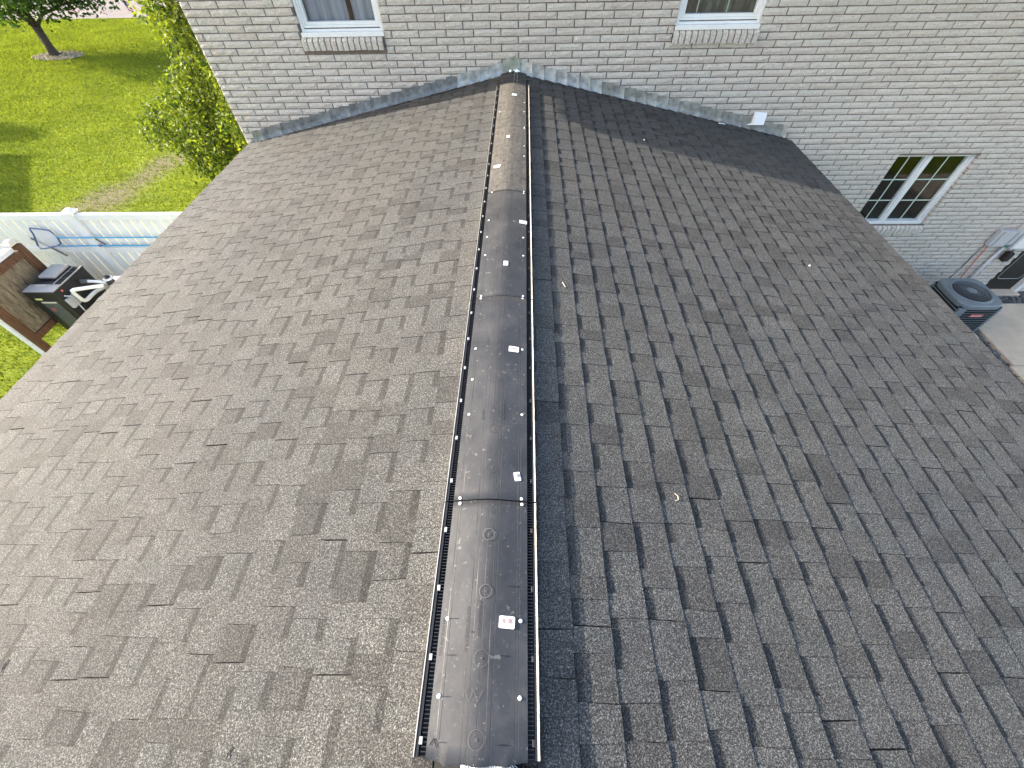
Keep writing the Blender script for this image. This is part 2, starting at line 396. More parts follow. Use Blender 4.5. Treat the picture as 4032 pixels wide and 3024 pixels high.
def grid_mesh(name, xs, ys, zf, mat, dirtf=None):
    X, Y = np.meshgrid(xs, ys); Z = zf(X, Y); n, m = X.shape
    V = np.stack([X.ravel(), Y.ravel(), Z.ravel()], 1)
    F = [(i*m+j, i*m+j+1, (i+1)*m+j+1, (i+1)*m+j) for i in range(n-1) for j in range(m-1)]
    me = bpy.data.meshes.new(name); me.from_pydata(V.tolist(), [], F); me.materials.append(M[mat])
    me.polygons.foreach_set('use_smooth', [True]*len(F))
    if dirtf is not None:
        a = me.attributes.new('dirt', 'FLOAT', 'POINT'); a.data.foreach_set('value', dirtf(X, Y).ravel().astype(np.float32))
    me.update(); return me

# ---------------------------------------------------------------- ground
def sstep(a, b, x): t = np.clip((x-a)/(b-a), 0, 1); return t*t*(3-2*t)
def ground_z(X, Y):
    z = -3.42 + 0.14*sstep(14.5, 20, -X)*sstep(6, 14, Y) + 0.0*Y
    return z + 0.012*np.sin(X*1.3+Y*0.7)*np.cos(Y*0.9-X*0.4)*sstep(4.5, 8, np.abs(X)+0*Y)
def dirt_f(X, Y):
    d = np.zeros_like(X, dtype=float)
    for (x, y, rx, ry, a) in ((-9.7, 5.5, 0.6, 0.65, 0.9), (-9.8, 4.6, 0.5, 0.8, 0.8), (-10.1, 3.6, 0.75, 0.9, 0.95), (-10.5, 2.7, 0.8, 0.7, 0.8), (-9.0, 5.8, 0.6, 0.45, 0.7)):
        d = np.maximum(d, a*np.exp(-(((X-x)/rx)**2+((Y-y)/ry)**2)*0.8))
    return d
xs = np.concatenate([np.array([-600, -200, -90, -50]), np.arange(-34, -3, 0.25), np.array([-2, 2, 5, 9, 20, 60, 200, 600])])
ys = np.concatenate([np.array([-600, -200, -60, -20, -12, -8, -5]), np.arange(-3, 22.3, 0.25), np.array([24, 30, 40, 70, 200, 600])])
g = link('lawn_ground', grid_mesh('lawn_ground', xs, ys, ground_z, 'lawn', dirt_f)); tag(g, kind='structure')
ys2 = [22.05, 24, 28, 32.5]
g = link('road', grid_mesh('road', np.array([-300, -60, -30, -15, 0, 60, 300]), np.array(ys2), lambda X, Y: 0*X - 3.255 + 0.0*Y, 'asphalt')); tag(g, kind='structure')
xs3 = np.array([-30., 0., 40.]); g = link('bounce_deck', grid_mesh('bounce_deck', xs3, np.array([-45., -20., -9.2]), lambda X, Y: 0*X-3.36, 'concrete')); tag(g, kind='structure')  # unseen pale deck, added behind the camera to bounce warm light onto the wall
# grass blades
def make_grass(n=230000):
    cand = RNG.random((n*3, 3)); x = -34 + cand[:, 0]*30; y = -4.5 + cand[:, 1]**1.25*26.4
    P = np.stack([x, y, np.full_like(x, -3.4)], 1); d = P - CAM; z = d @ FW
    px = 2016 + FPX*(d @ R2)/z; py = 1512 - FPX*(d @ U2)/z
    ok = (z > 0.1) & (px > -60) & (px < 1050) & (py > -60) & (py < 1720) & ~((np.abs(x) < 3.9) & (y < 0.3)) & (x < -3.9) & ~((x > -7.9) & (y < -0.3) & (y > -1.6) & (x > -7.8))
    x = x[ok]; y = y[ok]
    df = dirt_f(x, y); keep = RNG.random(len(x)) > df*0.85; x = x[keep][:n]; y = y[keep][:n]; df = df[keep][:n]; n = len(x)
    zz = ground_z(x, y); dist = np.sqrt((x-CAM[0])**2+(y-CAM[1])**2)
    h = (0.03+0.035*RNG.random(n))*(0.7+dist*0.02); w = (0.004+0.006*RNG.random(n))*(0.6+dist*0.06)
    a = RNG.random(n)*2*np.pi; lx = (RNG.random(n)-.5)*h*1.8; ly = (RNG.random(n)-.5)*h*1.8
    V = np.empty((n, 3, 3)); V[:, 0] = np.stack([x-np.cos(a)*w, y-np.sin(a)*w, zz-0.003], 1); V[:, 1] = np.stack([x+np.cos(a)*w, y+np.sin(a)*w, zz-0.003], 1); V[:, 2] = np.stack([x+lx, y+ly, zz+h], 1)
    me = bpy.data.meshes.new('grass'); me.vertices.add(n*3); me.vertices.foreach_set('co', V.ravel()); me.loops.add(n*3); me.loops.foreach_set('vertex_index', np.arange(n*3))
    me.polygons.add(n); me.polygons.foreach_set('loop_start', np.arange(n)*3)
    me.update(calc_edges=True); at = me.attributes.new('tone', 'FLOAT', 'FACE')
    cl = 0.5+0.5*np.sin(x*1.7+np.sin(y*2.1)*1.5)*np.cos(y*1.9+x*0.6)
    at.data.foreach_set('value', np.clip(RNG.random(n)*0.75+cl*0.3-df*0.3, 0, 1).astype(np.float32)); me.materials.append(M['grass']); return me
g = link('grass', make_grass()); tag(g, 'short bright green grass covering the back lawn', 'grass', kind='stuff')

# ---------------------------------------------------------------- the gabled wing with its shingle roof
SL = 0.21; ANG = math.atan(SL); RZ = -0.03; HALF = 3.64; Y0, Y1 = -8.6, -0.005
wing = thing('gabled_wing', (0, -4, -3.42), 'low gabled wing with grey asphalt shingle roof running up to the white brick wall', 'building')
def roofz(x): return RZ - SL*abs(x)
b = MB()
for sx in (-1, 1):
    x1 = HALF-0.02
    t = 0.009
    b.add([(0, Y0, RZ-t), (0, Y1, RZ-t), (sx*x1, Y1, roofz(x1)-t), (sx*x1, Y0, roofz(x1)-t), (0, Y0, RZ-.04), (0, Y1, RZ-.04), (sx*x1, Y1, roofz(x1)-.04), (sx*x1, Y0, roofz(x1)-.04)],
          [(0,1,2,3),(7,6,5,4),(0,3,7,4),(1,5,6,2),(3,2,6,7)])
b.obj('roof_deck', 'deck', wing)
b = MB(); b.box((-3.25, Y0+0.3, -3.45), (3.25, -0.02, -0.85)); b.obj('wall', 'siding', wing)
for sx in (-1, 1):
    b = MB(); a, c = sorted((sx*(HALF-0.025), sx*(HALF-0.045))); b.box((a, Y0, -0.96), (c, -0.02, -0.815)); b.obj('fascia', 'white', wing)
    b = MB(); a, c = sorted((sx*3.25, sx*(HALF-0.047))); b.box((a, Y0, -0.955), (c, -0.02, -0.945)); b.obj('soffit', 'white', wing)

# shingle variants
WID = [0.068, 0.080, 0.091, 0.102, 0.114, 0.130, 0.150, 0.180]
EXPO = 0.1405/math.cos(ANG)
def shingle_mesh(w, raised, tone, var, short=False):
    r = random.Random(int(w*1000)*31+raised*7+int(tone*100)*13+var)
    up = EXPO+0.03
    hb = 0.0052 if raised else 0.0028
    hb += r.uniform(-0.0003, 0.0003)
    j = lambda a: r.uniform(-a, a)
    tap = 0.004 if raised else -0.003
    e0 = j(0.0008); e1 = e0+j(0.0006)
    top = -0.0018 if raised else -0.0056
    band = EXPO-r.uniform(.030, .042)
    zb = hb+(top-hb)*band/up
    V = [(-w/2, up, top), (w/2, up, top), (w/2-tap*.3, band, zb), (-w/2+tap*.3, band, zb), (w/2-tap+j(.0015), e0, hb), (0, (e0+e1)/2+j(.0005), hb+j(.0003)), (-w/2+tap+j(.0015), e1, hb)]
    # local: x along ridge, y up the slope, z normal.  butt at y=0
    thick = 0.009 if raised else 0.0075
    n = len(V)
    V += [(x, y, z-thick) for x, y, z in V]
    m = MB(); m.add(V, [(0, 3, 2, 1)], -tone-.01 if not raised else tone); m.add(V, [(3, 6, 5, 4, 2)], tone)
    m.add(V, [(4, 5, 5+n, 4+n), (5, 6, 6+n, 5+n), (1, 2, 2+n, 1+n), (2, 4, 4+n, 2+n), (6, 3, 3+n, 6+n), (3, 0, n, 3+n)], tone)
    # merge duplicate vertex blocks
    N = 2*n; m.f = [tuple(i % N for i in f) for f in m.f]; m.v = m.v[:N]
    return m
SVAR = {}
def sv(wi, raised, ti, var):
    key = (wi, raised, ti, var)
    if key not in SVAR:
        mb = shingle_mesh(WID[wi], raised, (ti+0.5)/7, var); SVAR[key] = [mb, None]
    return SVAR[key]
pieces = []
for sx in (-1, 1):
    rot = Matrix(((0, -sx*math.cos(ANG), sx*math.sin(ANG), 0), (sx*1.0, 0, 0, 0), (0, math.sin(ANG), math.cos(ANG), 0), (0, 0, 0, 1)))
    # columns: x(local)->Y, y(local)->up slope (towards ridge), z->normal
    r = random.Random(100+sx)
    k = 0
    while True:
        xe = 0.301+0.1405*k
        last = False
        if xe > HALF-0.06: xe = HALF; last = True
        y = Y1 - r.uniform(0, 0.1); raised = r.random() < .5; joint = r.uniform(0.2, 1.0)
        wav = r.uniform(-0.001, 0.001)
        prevt = 3
        while y > Y0:
            wi = r.choices(range(8), weights=(3, 4, 5, 5, 4, 3, 2, 1) if raised else (1, 2, 3, 4, 5, 4, 3, 2))[0]; w = WID[wi]
            base = 1 if raised else 0
            ti = r.choices(range(7), weights=(4, 3, 4, 5, 4, 3, 2) if raised else (2, 2, 5, 6, 6, 4, 2))[0]
            yc = y - w/2
            gap = 0.0
            joint -= w
            if joint < 0: gap = r.uniform(0.002, 0.005); joint = r.uniform(0.85, 1.0)
            mw = Matrix.Translation((sx*(xe+wav), yc, roofz(xe+wav))) @ rot @ Matrix.Rotation(r.uniform(-.004, .004), 4, 'Z')
            P = (sx*(xe-0.07), yc, roofz(xe-0.07))
            s = w*0.14*pxsize(P)**2 if inframe(P, 0) else 0
            vis = inframe(P, 250)
            pieces.append((s, vis, (wi, raised, ti, r.randrange(2)), mw, yc))
            y -= w + gap; raised = not raised
        if last: break
        k += 1
pieces.sort(key=lambda p: -p[0])
stuffV, stuffF, stuffT = [], [], []
big = MB()
for i, (s, vis, key, mw, yc) in enumerate(pieces):
    mb = sv(*key)
    if i < 300:
        if mb[1] is None: mb[1] = mb[0].mesh('shingle', 'shingle')
        link('shingle', mb[1], wing, mw)
    else:
        V = [mw @ Vector(v) for v in mb[0].v]
        # keep inside the roof ends
        big.add(V, mb[0].f, 0.5); big.t[-len(mb[0].f):] = mb[0].t
o = big.obj('shingle_courses', 'shingle', wing); tag(o, kind='stuff')

# ridge cap strip between the vent top and the wall, and below the vent
def capz(X): return -SL*(math.sqrt(X*X+0.0016)-0.04)
r = random.Random(5)
for (ya, yb, tt) in ((-0.47, -0.34, .3), (-0.36, -0.20, .1), (-0.22, -0.07, .2), (-0.09, -0.005, .1), (-6.32, -6.14, .35), (-6.52, -6.30, .3), (-6.74, -6.50, .3), (-6.95, -6.72, .4), (-7.2, -6.93, .3), (-7.45, -7.18, .3)):
    m = MB(); V = []; F = []
    n = 8
    for jx in range(n+1):
        X = -0.15+0.30*jx/n
        V += [(X, ya, capz(X)-0.030+0.013), (X, yb, capz(X)-0.030+0.008), (X, ya, capz(X)-0.030+0.004)]
    for jx in range(n): a = jx*3; F += [(a, a+3, a+4, a+1), (a+2, a+5, a+3, a)]
    m.add(V, F, tt); m.obj('ridge_cap_shingle', 'shingle', wing)
m = MB()
for X in (0.045, 0.012): m.box((X-.0012, -0.47, capz(X)-0.018), (X+.0012, -0.01, capz(X)-0.0145), m='conduit')
m.obj('seam_strip', None, wing)

# ---------------------------------------------------------------- ridge vent
JY = [-6.116, -5.356, -4.137, -2.915, -1.705, -0.468]
def vent_section(ya, yb, dirt0, dirt1, i):
    n = 32; ny = 24; V = []; F = []; D = []
    for iy in range(ny+1):
        t = iy/ny; y = ya+(yb-ya)*t
        for ix in range(n+1):
            X = -0.146+0.292*ix/n
            dz = 0.0007*math.sin(y*5+X*9+i)+0.0005*math.sin(y*13-i)
            yy = y
            if i == 0 and iy == 0: yy += -0.006+0.0025*math.sin(ix*.65)-.006*(abs(X)<.10)+.03*(X+.146)*(X<-.08)*-1
            V.append((X, yy, capz(X)+dz+(0.0015 if i % 2 else 0))); D.append(dirt0+(dirt1-dirt0)*t)
    for iy in range(ny):
        for ix in range(n): a = iy*(n+1)+ix; F.append((a, a+1, a+n+2, a+n+1))
    o = len(V)
    # skirt thickness
    for iy in range(ny+1):
        for ix in (0, n):
            x, y, z = V[iy*(n+1)+ix]; V.append((x, y, z)); V.append((x, y, z-0.004)); D += [0, 0]
    for iy in range(ny):
        a = o+iy*4; F.append((a, a+4, a+5, a+1)); F.append((a+6, a+2, a+3, a+7))
    for iy, base in ((0, 0), (ny, ny*(n+1))):
        o2 = len(V)
        for ix in range(n+1): x, y, z = V[base+ix]; V.append((x, y, z-0.005)); D.append(0)
        for ix in range(n): F.append((base+ix+1, base+ix, o2+ix, o2+ix+1) if iy == 0 else (base+ix, base+ix+1, o2+ix+1, o2+ix))
    me = bpy.data.meshes.new('ridge_vent_section'); me.from_pydata(V, [], F); me.materials.append(M['vent'])
    a = me.attributes.new('dirt', 'FLOAT', 'POINT'); a.data.foreach_set('value', np.array(D, np.float32))
    me.polygons.foreach_set('use_smooth', [k < n*ny for k in range(len(F))]); me.update()
    return me
nail_mb = MB(); nail_mb.disc((0, 0, 0), 0.0062, 0.0035, 9); NAIL = nail_mb.mesh('nail', 'nail')
TXT = {}
def text_mesh(body, size, mat):
    cu = bpy.data.curves.new('t', 'FONT'); cu.body = body; cu.size = size; cu.resolution_u = 2
    ob = bpy.data.objects.new('t', cu); COL.objects.link(ob)
    dg = bpy.context.evaluated_depsgraph_get(); me = bpy.data.meshes.new_from_object(ob.evaluated_get(dg))
    bpy.data.objects.remove(ob); me.materials.clear(); me.materials.append(M[mat]); me.name = 'lettering'
    return me
def lettering(body, size, mat, mw, parent, name='lettering', drape=True):
    me = text_mesh(body, size, mat); me.transform(mw)
    if drape:
        for v in me.vertices: v.co.z = capz(v.co.x)+0.0038
    return link(name, me, parent)
sections = []
for i in range(5):
    d0, d1 = ((0.0, 0.0), (0.0, 0.0), (0.0, 0.12), (0.75, 0.9), (0.9, 1.0))[i]
    s = link('ridge_vent_section', vent_section(JY[i]+0.002, JY[i+1]-0.002, d0, d1, i), wing)
    if i >= 3: s['label'] = 'ridge vent section coated in brown dirt' if i == 3 else 'topmost ridge vent section, brown with leaf stains'
    sections.append(s)
    ya, yb = JY[i], JY[i+1]
    for sx in (-1, 1):
        xi = 0.146; zi = capz(xi)
        # fins
        m = MB(); y = ya+0.004
        while y < yb-0.004:
            a, c = sorted((sx*(xi-0.004), sx*(xi+0.017)))
            m.box((a, y, zi-0.022), (c, y+0.0028, zi-0.006)); y += 0.0105
        a, c = sorted((sx*(xi-0.006), sx*(xi+0.03))); m.box((a, ya+.002, zi-0.036), (c, yb-.002, zi-0.026))
        o = m.obj('vent_fins', 'black', s); tag(o, kind='stuff')
        # outer baffle rail
        m = MB(); a, c = sorted((sx*0.168, sx*0.174)); zt = zi-0.004
        m.box((a, ya+.003, zi-0.040), (c, yb-.003, zt))
        a, c = sorted((sx*0.174, sx*0.181)); m.box((a, ya+.003, zi-0.042), (c, yb-.003, zi-0.015))
        m.obj('baffle', 'black', s)
        if sx > 0:
            m = MB(); yy = ya+.003
            rr = random.Random(i)
            V = []; n = 30
            for kx in range(n+1):
                y = ya+.003+(yb-ya-.006)*kx/n; w = rr.uniform(-.0006, .0008); u = rr.uniform(-.0006, .0006)
                V += [(0.1745, y, zt+0.0002), (0.1805+w, y, zt+0.0008+u), (0.1815+w, y, zi-0.03)]
            F = []
            for kx in range(n): q = kx*3; F += [(q, q+1, q+4, q+3), (q+1, q+2, q+5, q+4)]
            m.add(V, F); m.obj('filter_strip', 'cream', s)
        else:
            m = MB(); m.box((-0.1845, ya+.003, zi-0.043), (-0.1815, yb-.003, zi-0.012)); m.obj('baffle_edge', 'clip', s)
        # clips
        y = ya+0.04 if i == 0 else ya+0.09
        kk = 0
        while y < yb-0.02:
            m = MB(); a, c = sorted((sx*0.160, sx*0.1695)); m.box((a, y-.009, zi-0.014), (c, y+.009, zi-0.003), m='clip' if sx < 0 else 'black', b=0.001)
            m.obj('clip', None, s); y += 0.203
        # nails
NL = [(-.121,-5.766),(-.124,-5.973),(.123,-5.769),(.122,-5.973),(-.120,-5.346),(-.118,-5.368),(.124,-5.346),(.126,-5.368),(-.118,-4.946),(.124,-4.946),(-.118,-4.537),(.124,-4.542),(-.119,-4.742),
      (-.117,-4.12),(-.117,-4.143),(.126,-4.12),(.124,-4.142),(-.117,-3.515),(.126,-3.524),(-.116,-3.721),(.127,-3.727),(-.117,-3.311),(-.115,-2.919),(.128,-2.905),(.128,-2.93),(.129,-2.3),(.129,-2.1),(.13,-1.72),(.13,-1.69),(.13,-1.3),(.13,-1.05),(-.118,-1.3)]
for X, Y in NL:
    i = max(k for k in range(5) if JY[k] <= Y)
    link('nail', NAIL, sections[i], Matrix.Translation((X, Y, capz(X)+0.0005)) @ Matrix.Rotation(SL*(1 if X > 0 else -1), 4, 'Y'))
NAIL2 = link('nail', NAIL, wing, Matrix.Translation((-0.034, -6.123, -0.008)) @ Matrix.Scale(1.3, 4))
# stickers
def sticker(cx, cy, w, h, ang, i, bars):
    m = MB(); V = []; r_ = min(w, h)*0.14; n = 4; pts = []
    for (qx, qy, a0) in ((w/2-r_, h/2-r_, 0), (-w/2+r_, h/2-r_, 90), (-w/2+r_, -h/2+r_, 180), (w/2-r_, -h/2+r_, 270)):
        for k in range(n+1): a = math.radians(a0+90*k/n); pts.append((qx+r_*math.cos(a), qy+r_*math.sin(a)))
    def T(p, dz): x = p[0]*math.cos(ang)-p[1]*math.sin(ang)+cx; y = p[0]*math.sin(ang)+p[1]*math.cos(ang)+cy; return (x, y, capz(x)+dz)
    top = [T(p, 0.0046) for p in pts]; bot = [T(p, 0.0022) for p in pts]; N = len(pts)
    m.add(top+bot, [tuple(range(N))]+[(k, k+N, (k+1) % N+N, (k+1) % N) for k in range(N)])
    st = m.obj('sticker', 'nail', sections[i])
    if bars:
        b = MB(); rr = random.Random(int(cx*1e4)); x = -w*0.34
        while x < w*0.34:
            bw = rr.uniform(0.0008, 0.0026)
            q = [T((x, h*0.30), .0052), T((x, -h*0.10*rr.uniform(.8, 1.2)), .0052), T((x+bw, -h*0.10), .0052), T((x+bw, h*0.30), .0052)]
            b.add(q, [(0, 1, 2, 3)], m=bars); x += bw+rr.uniform(0.0012, 0.003)
        for yy in (-0.22, -0.33):
            q = [T((-w*.3, h*yy), .0052), T((-w*.3, h*yy-.0012), .0052), T((w*.28, h*yy-.0012), .0052), T((w*.28, h*yy), .0052)]; b.add(q, [(0, 1, 2, 3)], m='greyink')
        b.obj('barcode', None, st)
for a in ((.078,-5.775,.052,.036,-.05,0,'barcode'), (.106,-5.253,.026,.038,.2,1,'greyink'), (.080,-4.549,.051,.036,-.03,1,'barcode'), (.018,-3.833,.028,.043,0,2,'greyink'), (.124,-3.338,.052,.038,-.03,2,'greyink'),
          (-.094,-2.504,.054,.042,-.15,3,None), (-.0145,-1.945,.028,.043,.05,3,None), (.024,-.877,.052,.048,-.03,4,None)): sticker(*a)
# embossed rings
def ring(cx, cy, r0, r1, i, mat, name='embossed_ring'):
    m = MB(); n = 28; V = []
    for k in range(n):
        a = 2*math.pi*k/n
        for rr in (r0, r1): x = cx+rr*math.cos(a); V.append((x, cy+rr*math.sin(a), capz(x)+0.0040))
    m.add(V, [(2*k, 2*k+1, (2*k+3) % (2*n), (2*k+2) % (2*n)) for k in range(n)]); return m.obj(name, mat, sections[i])
for (x, y, i) in ((.002, -5.684, 0), (.003, -5.492, 0)): ring(x, y, .0195, .0222, i, 'ring')
for (x, y, i) in ((0, -5.876, 0), (-.002, -6.07, 0)): ring(x, y, .0222, .0234, i, 'ring')
for (x, y, i) in ((.002, -5.031, 1), (.001, -5.221, 1)): ring(x, y, .021, .0225, i, 'scuff')
for (x, y, i) in ((.002, -5.684, 0), (.003, -5.492, 0), (0, -5.876, 0), (-.002, -6.07, 0), (.002, -5.031, 1), (.001, -5.221, 1)): ring(x, y, .0016, .0034, i, 'ring', 'pilot_hole')
R90 = Matrix.Rotation(-math.pi/2, 4, 'Z')
for (txt, x, y, sz, i) in (('RIDGE POLE CONSTRUCTION', -.056, -5.730, .0095, 0), ('^', -.045, -5.80, .02, 0), ('TRUSS CONSTRUCTION', -.016, -5.712, .0095, 0), ('MM TOTAL FREE AREA', -.139, -5.765, .0105, 0),
                           ('RIDGE POLE', -.056, -4.93, .0095, 1), ('TRUSS CONSTRUCTION', .04, -4.88, .0095, 1), ('RIDGE POLE', -.06, -4.47, .0095, 1), ('RIDGE POLE', -.06, -3.26, .0095, 2)):
    lettering(txt, sz, 'emboss', Matrix.Translation((x, y, 0)) @ R90, sections[i])
# zig-zag and arrow mouldings
def polyline(pts, w, i, mat='ring', name='moulded_mark'):
    m = MB()
    for (x0, y0), (x1, y1) in zip(pts, pts[1:]):
        d = Vector((x1-x0, y1-y0)); n = Vector((-d.y, d.x)).normalized()*w/2
        m.add([(x0+n.x, y0+n.y, capz(x0)+.004), (x0-n.x, y0-n.y, capz(x0)+.004), (x1-n.x, y1-n.y, capz(x1)+.004), (x1+n.x, y1+n.y, capz(x1)+.004)], [(0, 1, 2, 3)])
    m.obj(name, mat, sections[i])
polyline([(-.045, -5.955), (-.031, -5.985), (-.018, -5.955), (-.005, -5.985), (.01, -5.955)], .0012, 0)
polyline([(-.136, -6.085), (-.125, -6.07), (-.115, -6.09)], .003, 0, 'emboss')
for (x0, x1, y, i) in ((-.118, -.085, -5.766, 0), (-.122, -.09, -5.973, 0), (-.115, -.082, -5.868, 0), (-.118, -.09, -6.078, 0), (.06, .09, -5.868, 0), (.075, .12, -5.665, 0), (.06, .09, -6.08, 0)):
    polyline([(x0, y), (x1, y)], .0016, i, 'emboss')
# fibrous filter under the cut end
m = MB(); rr = random.Random(3)
for k in range(150):
    x = rr.uniform(-.03, .10); z = capz(x)-rr.uniform(.004, .022)
    p = [(x, -6.112, z), (x+rr.uniform(-.012, .012), -6.122+rr.uniform(-.008, 0), z+rr.uniform(-.002, .006)), (x+rr.uniform(-.03, .03), -6.132-rr.uniform(0, .012), z-rr.uniform(0, .012))]
    m.tube(p, 0.0006, 3, cap=False)
o = m.obj('filter_fibres', 'strand', sections[0]); tag(o, kind='stuff')
m = MB(); m.box((-.14, -6.105, -.040), (.14, -6.02, -.036)); m.obj('under_mesh', 'black', sections[0])

# ---------------------------------------------------------------- main brick house
L, H, BX0, BZ0, XC = 0.3121, 0.0693, -1.6967, 0.5786, -3.667
house = thing('brick_house', (2.5, 4, -3.42), 'two storey house with white split face brick walls behind the shingle roof', 'building')
XR = 13.0; ZT = 2.02; ZB = -3.5
OPEN = [(-2.42, -1.475, 0.325, 1.62), (1.815, 2.74, 0.335, 1.62), (5.24, 6.33, -2.065, -1.035), (8.30, 8.90, -3.5, -1.35)]
# mortar wall as frame with openings
def wall_with_holes(mb, x0, x1, z0, z1, y, holes, back):
    xs = sorted({x0, x1, *[h[0] for h in holes], *[h[1] for h in holes]}); zs = sorted({z0, z1, *[h[2] for h in holes], *[h[3] for h in holes]})
    for xa, xb in zip(xs, xs[1:]):
        for za, zb in zip(zs, zs[1:]):
            xm, zm = (xa+xb)/2, (za+zb)/2
            if any(h[0] < xm < h[1] and h[2] < zm < h[3] for h in holes): continue
            if xa < x0 or xb > x1: continue
            mb.add([(xa, y, za), (xb, y, za), (xb, y, zb), (xa, y, zb)], [(0, 1, 2, 3)])
    for (a, b_, c, d) in holes:
        mb.add([(a, y, c), (a, back, c), (a, back, d), (a, y, d), (b_, y, c), (b_, back, c), (b_, back, d), (b_, y, d)], [(0, 3, 2, 1), (4, 5, 6, 7), (0, 1, 5, 4), (3, 7, 6, 2)])
mb = MB(); wall_with_holes(mb, XC+0.006, XR, ZB, ZT, 0.009, [(a-.009, b_+.009, c, d) for a, b_, c, d in OPEN], 0.16)
mb.box((XC+0.008, 0.16+0.3, ZB), (XC+0.06, 9, ZT)); mb.box((XR-.2, 0.3, ZB), (XR, 9, ZT)); mb.box((XC+.06, 8.9, ZB), (XR-.2, 9, ZT))
mb.add([(XC+.006, 0.009, ZB), (XC+.006, 0.46, ZB), (XC+.006, 0.46, ZT), (XC+.006, 0.009, ZT)], [(0, 1, 2, 3)])
mb.obj('wall', 'mortar', house)
def brick_mb(w, h, seed, d=0.085, retL=False, retR=False):
    r = random.Random(seed); nx = 5; nz = 2; V = []; F = []
    amp = 0.0052
    for k in range(nz+1):
        for i in range(nx+1):
            x = -w/2+w*i/nx; z = -h/2+h*k/nz; edge = i in (0, nx) or k in (0, nz)
            y = (0.0015+r.uniform(0, .002)) if edge else -r.uniform(0.001, amp*1.6)
            x += r.uniform(-.0022, .0022) if i in (0, nx) else r.uniform(-.006, .006)
            z += r.uniform(-.0016, .0016) if k in (0, nz) else r.uniform(-.004, .004)
            V.append((x, y, z))
    for k in range(nz):
        for i in range(nx): a = k*(nx+1)+i; F.append((a, a+1, a+nx+2, a+nx+1))
    ring_ = [i for i in range(nx+1)]+[k*(nx+1)+nx for k in range(1, nz+1)]+[nz*(nx+1)+i for i in range(nx-1, -1, -1)]+[k*(nx+1) for k in range(nz-1, 0, -1)]
    o = len(V)
    for a in ring_: V.append((V[a][0], d if (retL or retR) else 0.02, V[a][2]))
    n = len(ring_)
    for j in range(n): F.append((ring_[(j+1) % n], ring_[j], o+j, o+(j+1) % n))
    m = MB(); m.add(V, F, r.choice((.1, .3, .5, .7, .9))); return m
BW, BH = L-0.0125, H-0.0110
BVAR = [[brick_mb(BW, BH, s), None] for s in range(14)]
def hidden_by_wing(x0, x1, z1): # brick fully beneath the wing roof
    return max(abs(x0), abs(x1)) < 3.5 and z1 < roofz(max(abs(x0), abs(x1)))-0.03
bl = []
r = random.Random(21)
for row in range(-21, 57):
    zc = BZ0-(row+0.5)*H
    off = 0.0 if row % 2 else 0.62*L
    off += r.uniform(-.004, .004)
    i0 = int((XC-BX0)/L)-2
    for i in range(i0, i0+60):
        a = BX0+off+i*L+.00625; b_ = a+BW
        if b_ < XC+.01 or a > XR: continue
        a = max(a, XC); segs = [(a, min(b_, XR))]
        for (oa, ob, oc, od) in OPEN+[(-2.46, -1.475, .205, .33), (1.80, 2.755, .215, .34), (5.25, 6.36, -2.2, -2.06)]:
            if zc > oc-0.012 and zc < od+0.012:
                ns = []
                for (p, q) in segs:
                    if q <= oa or p >= ob: ns.append((p, q)); continue
                    if p < oa-.02: ns.append((p, oa-.001))
                    if q > ob+.02: ns.append((ob+.001, q))
                segs = ns
        for (p, q) in segs:
            if q-p < 0.02 or hidden_by_wing(p, q, zc+H/2): continue
            P = ((p+q)/2, 0, zc); s = (q-p)*pxsize(P)**2*0.06*abs(FW[1]) if inframe(P) and not (abs(P[0]) < 3.6 and zc < roofz(P[0])+.02) else 0
            bl.append((s, p, q, zc, r.randrange(14), r.randrange(99999)))
bl.sort(key=lambda t: -t[0])
big = MB(); cnt = 0
for (s, p, q, zc, vi, seed) in bl:
    full = abs((q-p)-BW) < 1e-4
    nearopen = any(abs(q-oa) < .02 or abs(p-ob) < .02 for (oa, ob, oc, od) in OPEN if oc-.02 < zc < od+.02)
    corner = p < XC+.005
    T = Matrix.Translation(((p+q)/2, r.uniform(-.0012, .0012), zc)) @ Matrix.Rotation(r.uniform(-.004, .004), 4, 'Y')
    if full and not nearopen:
        mb = BVAR[vi]
        if cnt < 300 and s > 0:
            if mb[1] is None: mb[1] = mb[0].mesh('brick', 'brick')
            link('brick', mb[1], house, T); cnt += 1; continue
        src = mb[0]
    else:
        src = brick_mb(q-p, BH, seed, 0.10, nearopen or corner)
        if cnt < 300 and s > 0: link('brick', src.mesh('brick', 'brick'), house, T); cnt += 1; continue
    big.add([T @ Vector(v) for v in src.v], src.f, src.t[0])
# side wall bricks (left gable side)
for row in range(-21, 57):
    zc = BZ0-(row+0.5)*H; off = 0.11 if row % 2 == 0 else 0.11+.5*L
    for i in range(0, 28):
        T = Matrix.Translation((XC, off+(i+.5)*L, zc)) @ Matrix.Rotation(-math.pi/2, 4, 'Z')
        src = BVAR[(i*7+row) % 14][0]; big.add([T @ Vector(v) for v in src.v], src.f, src.t[0])
o = big.obj('brick_courses', 'brick', house); tag(o, kind='stuff')
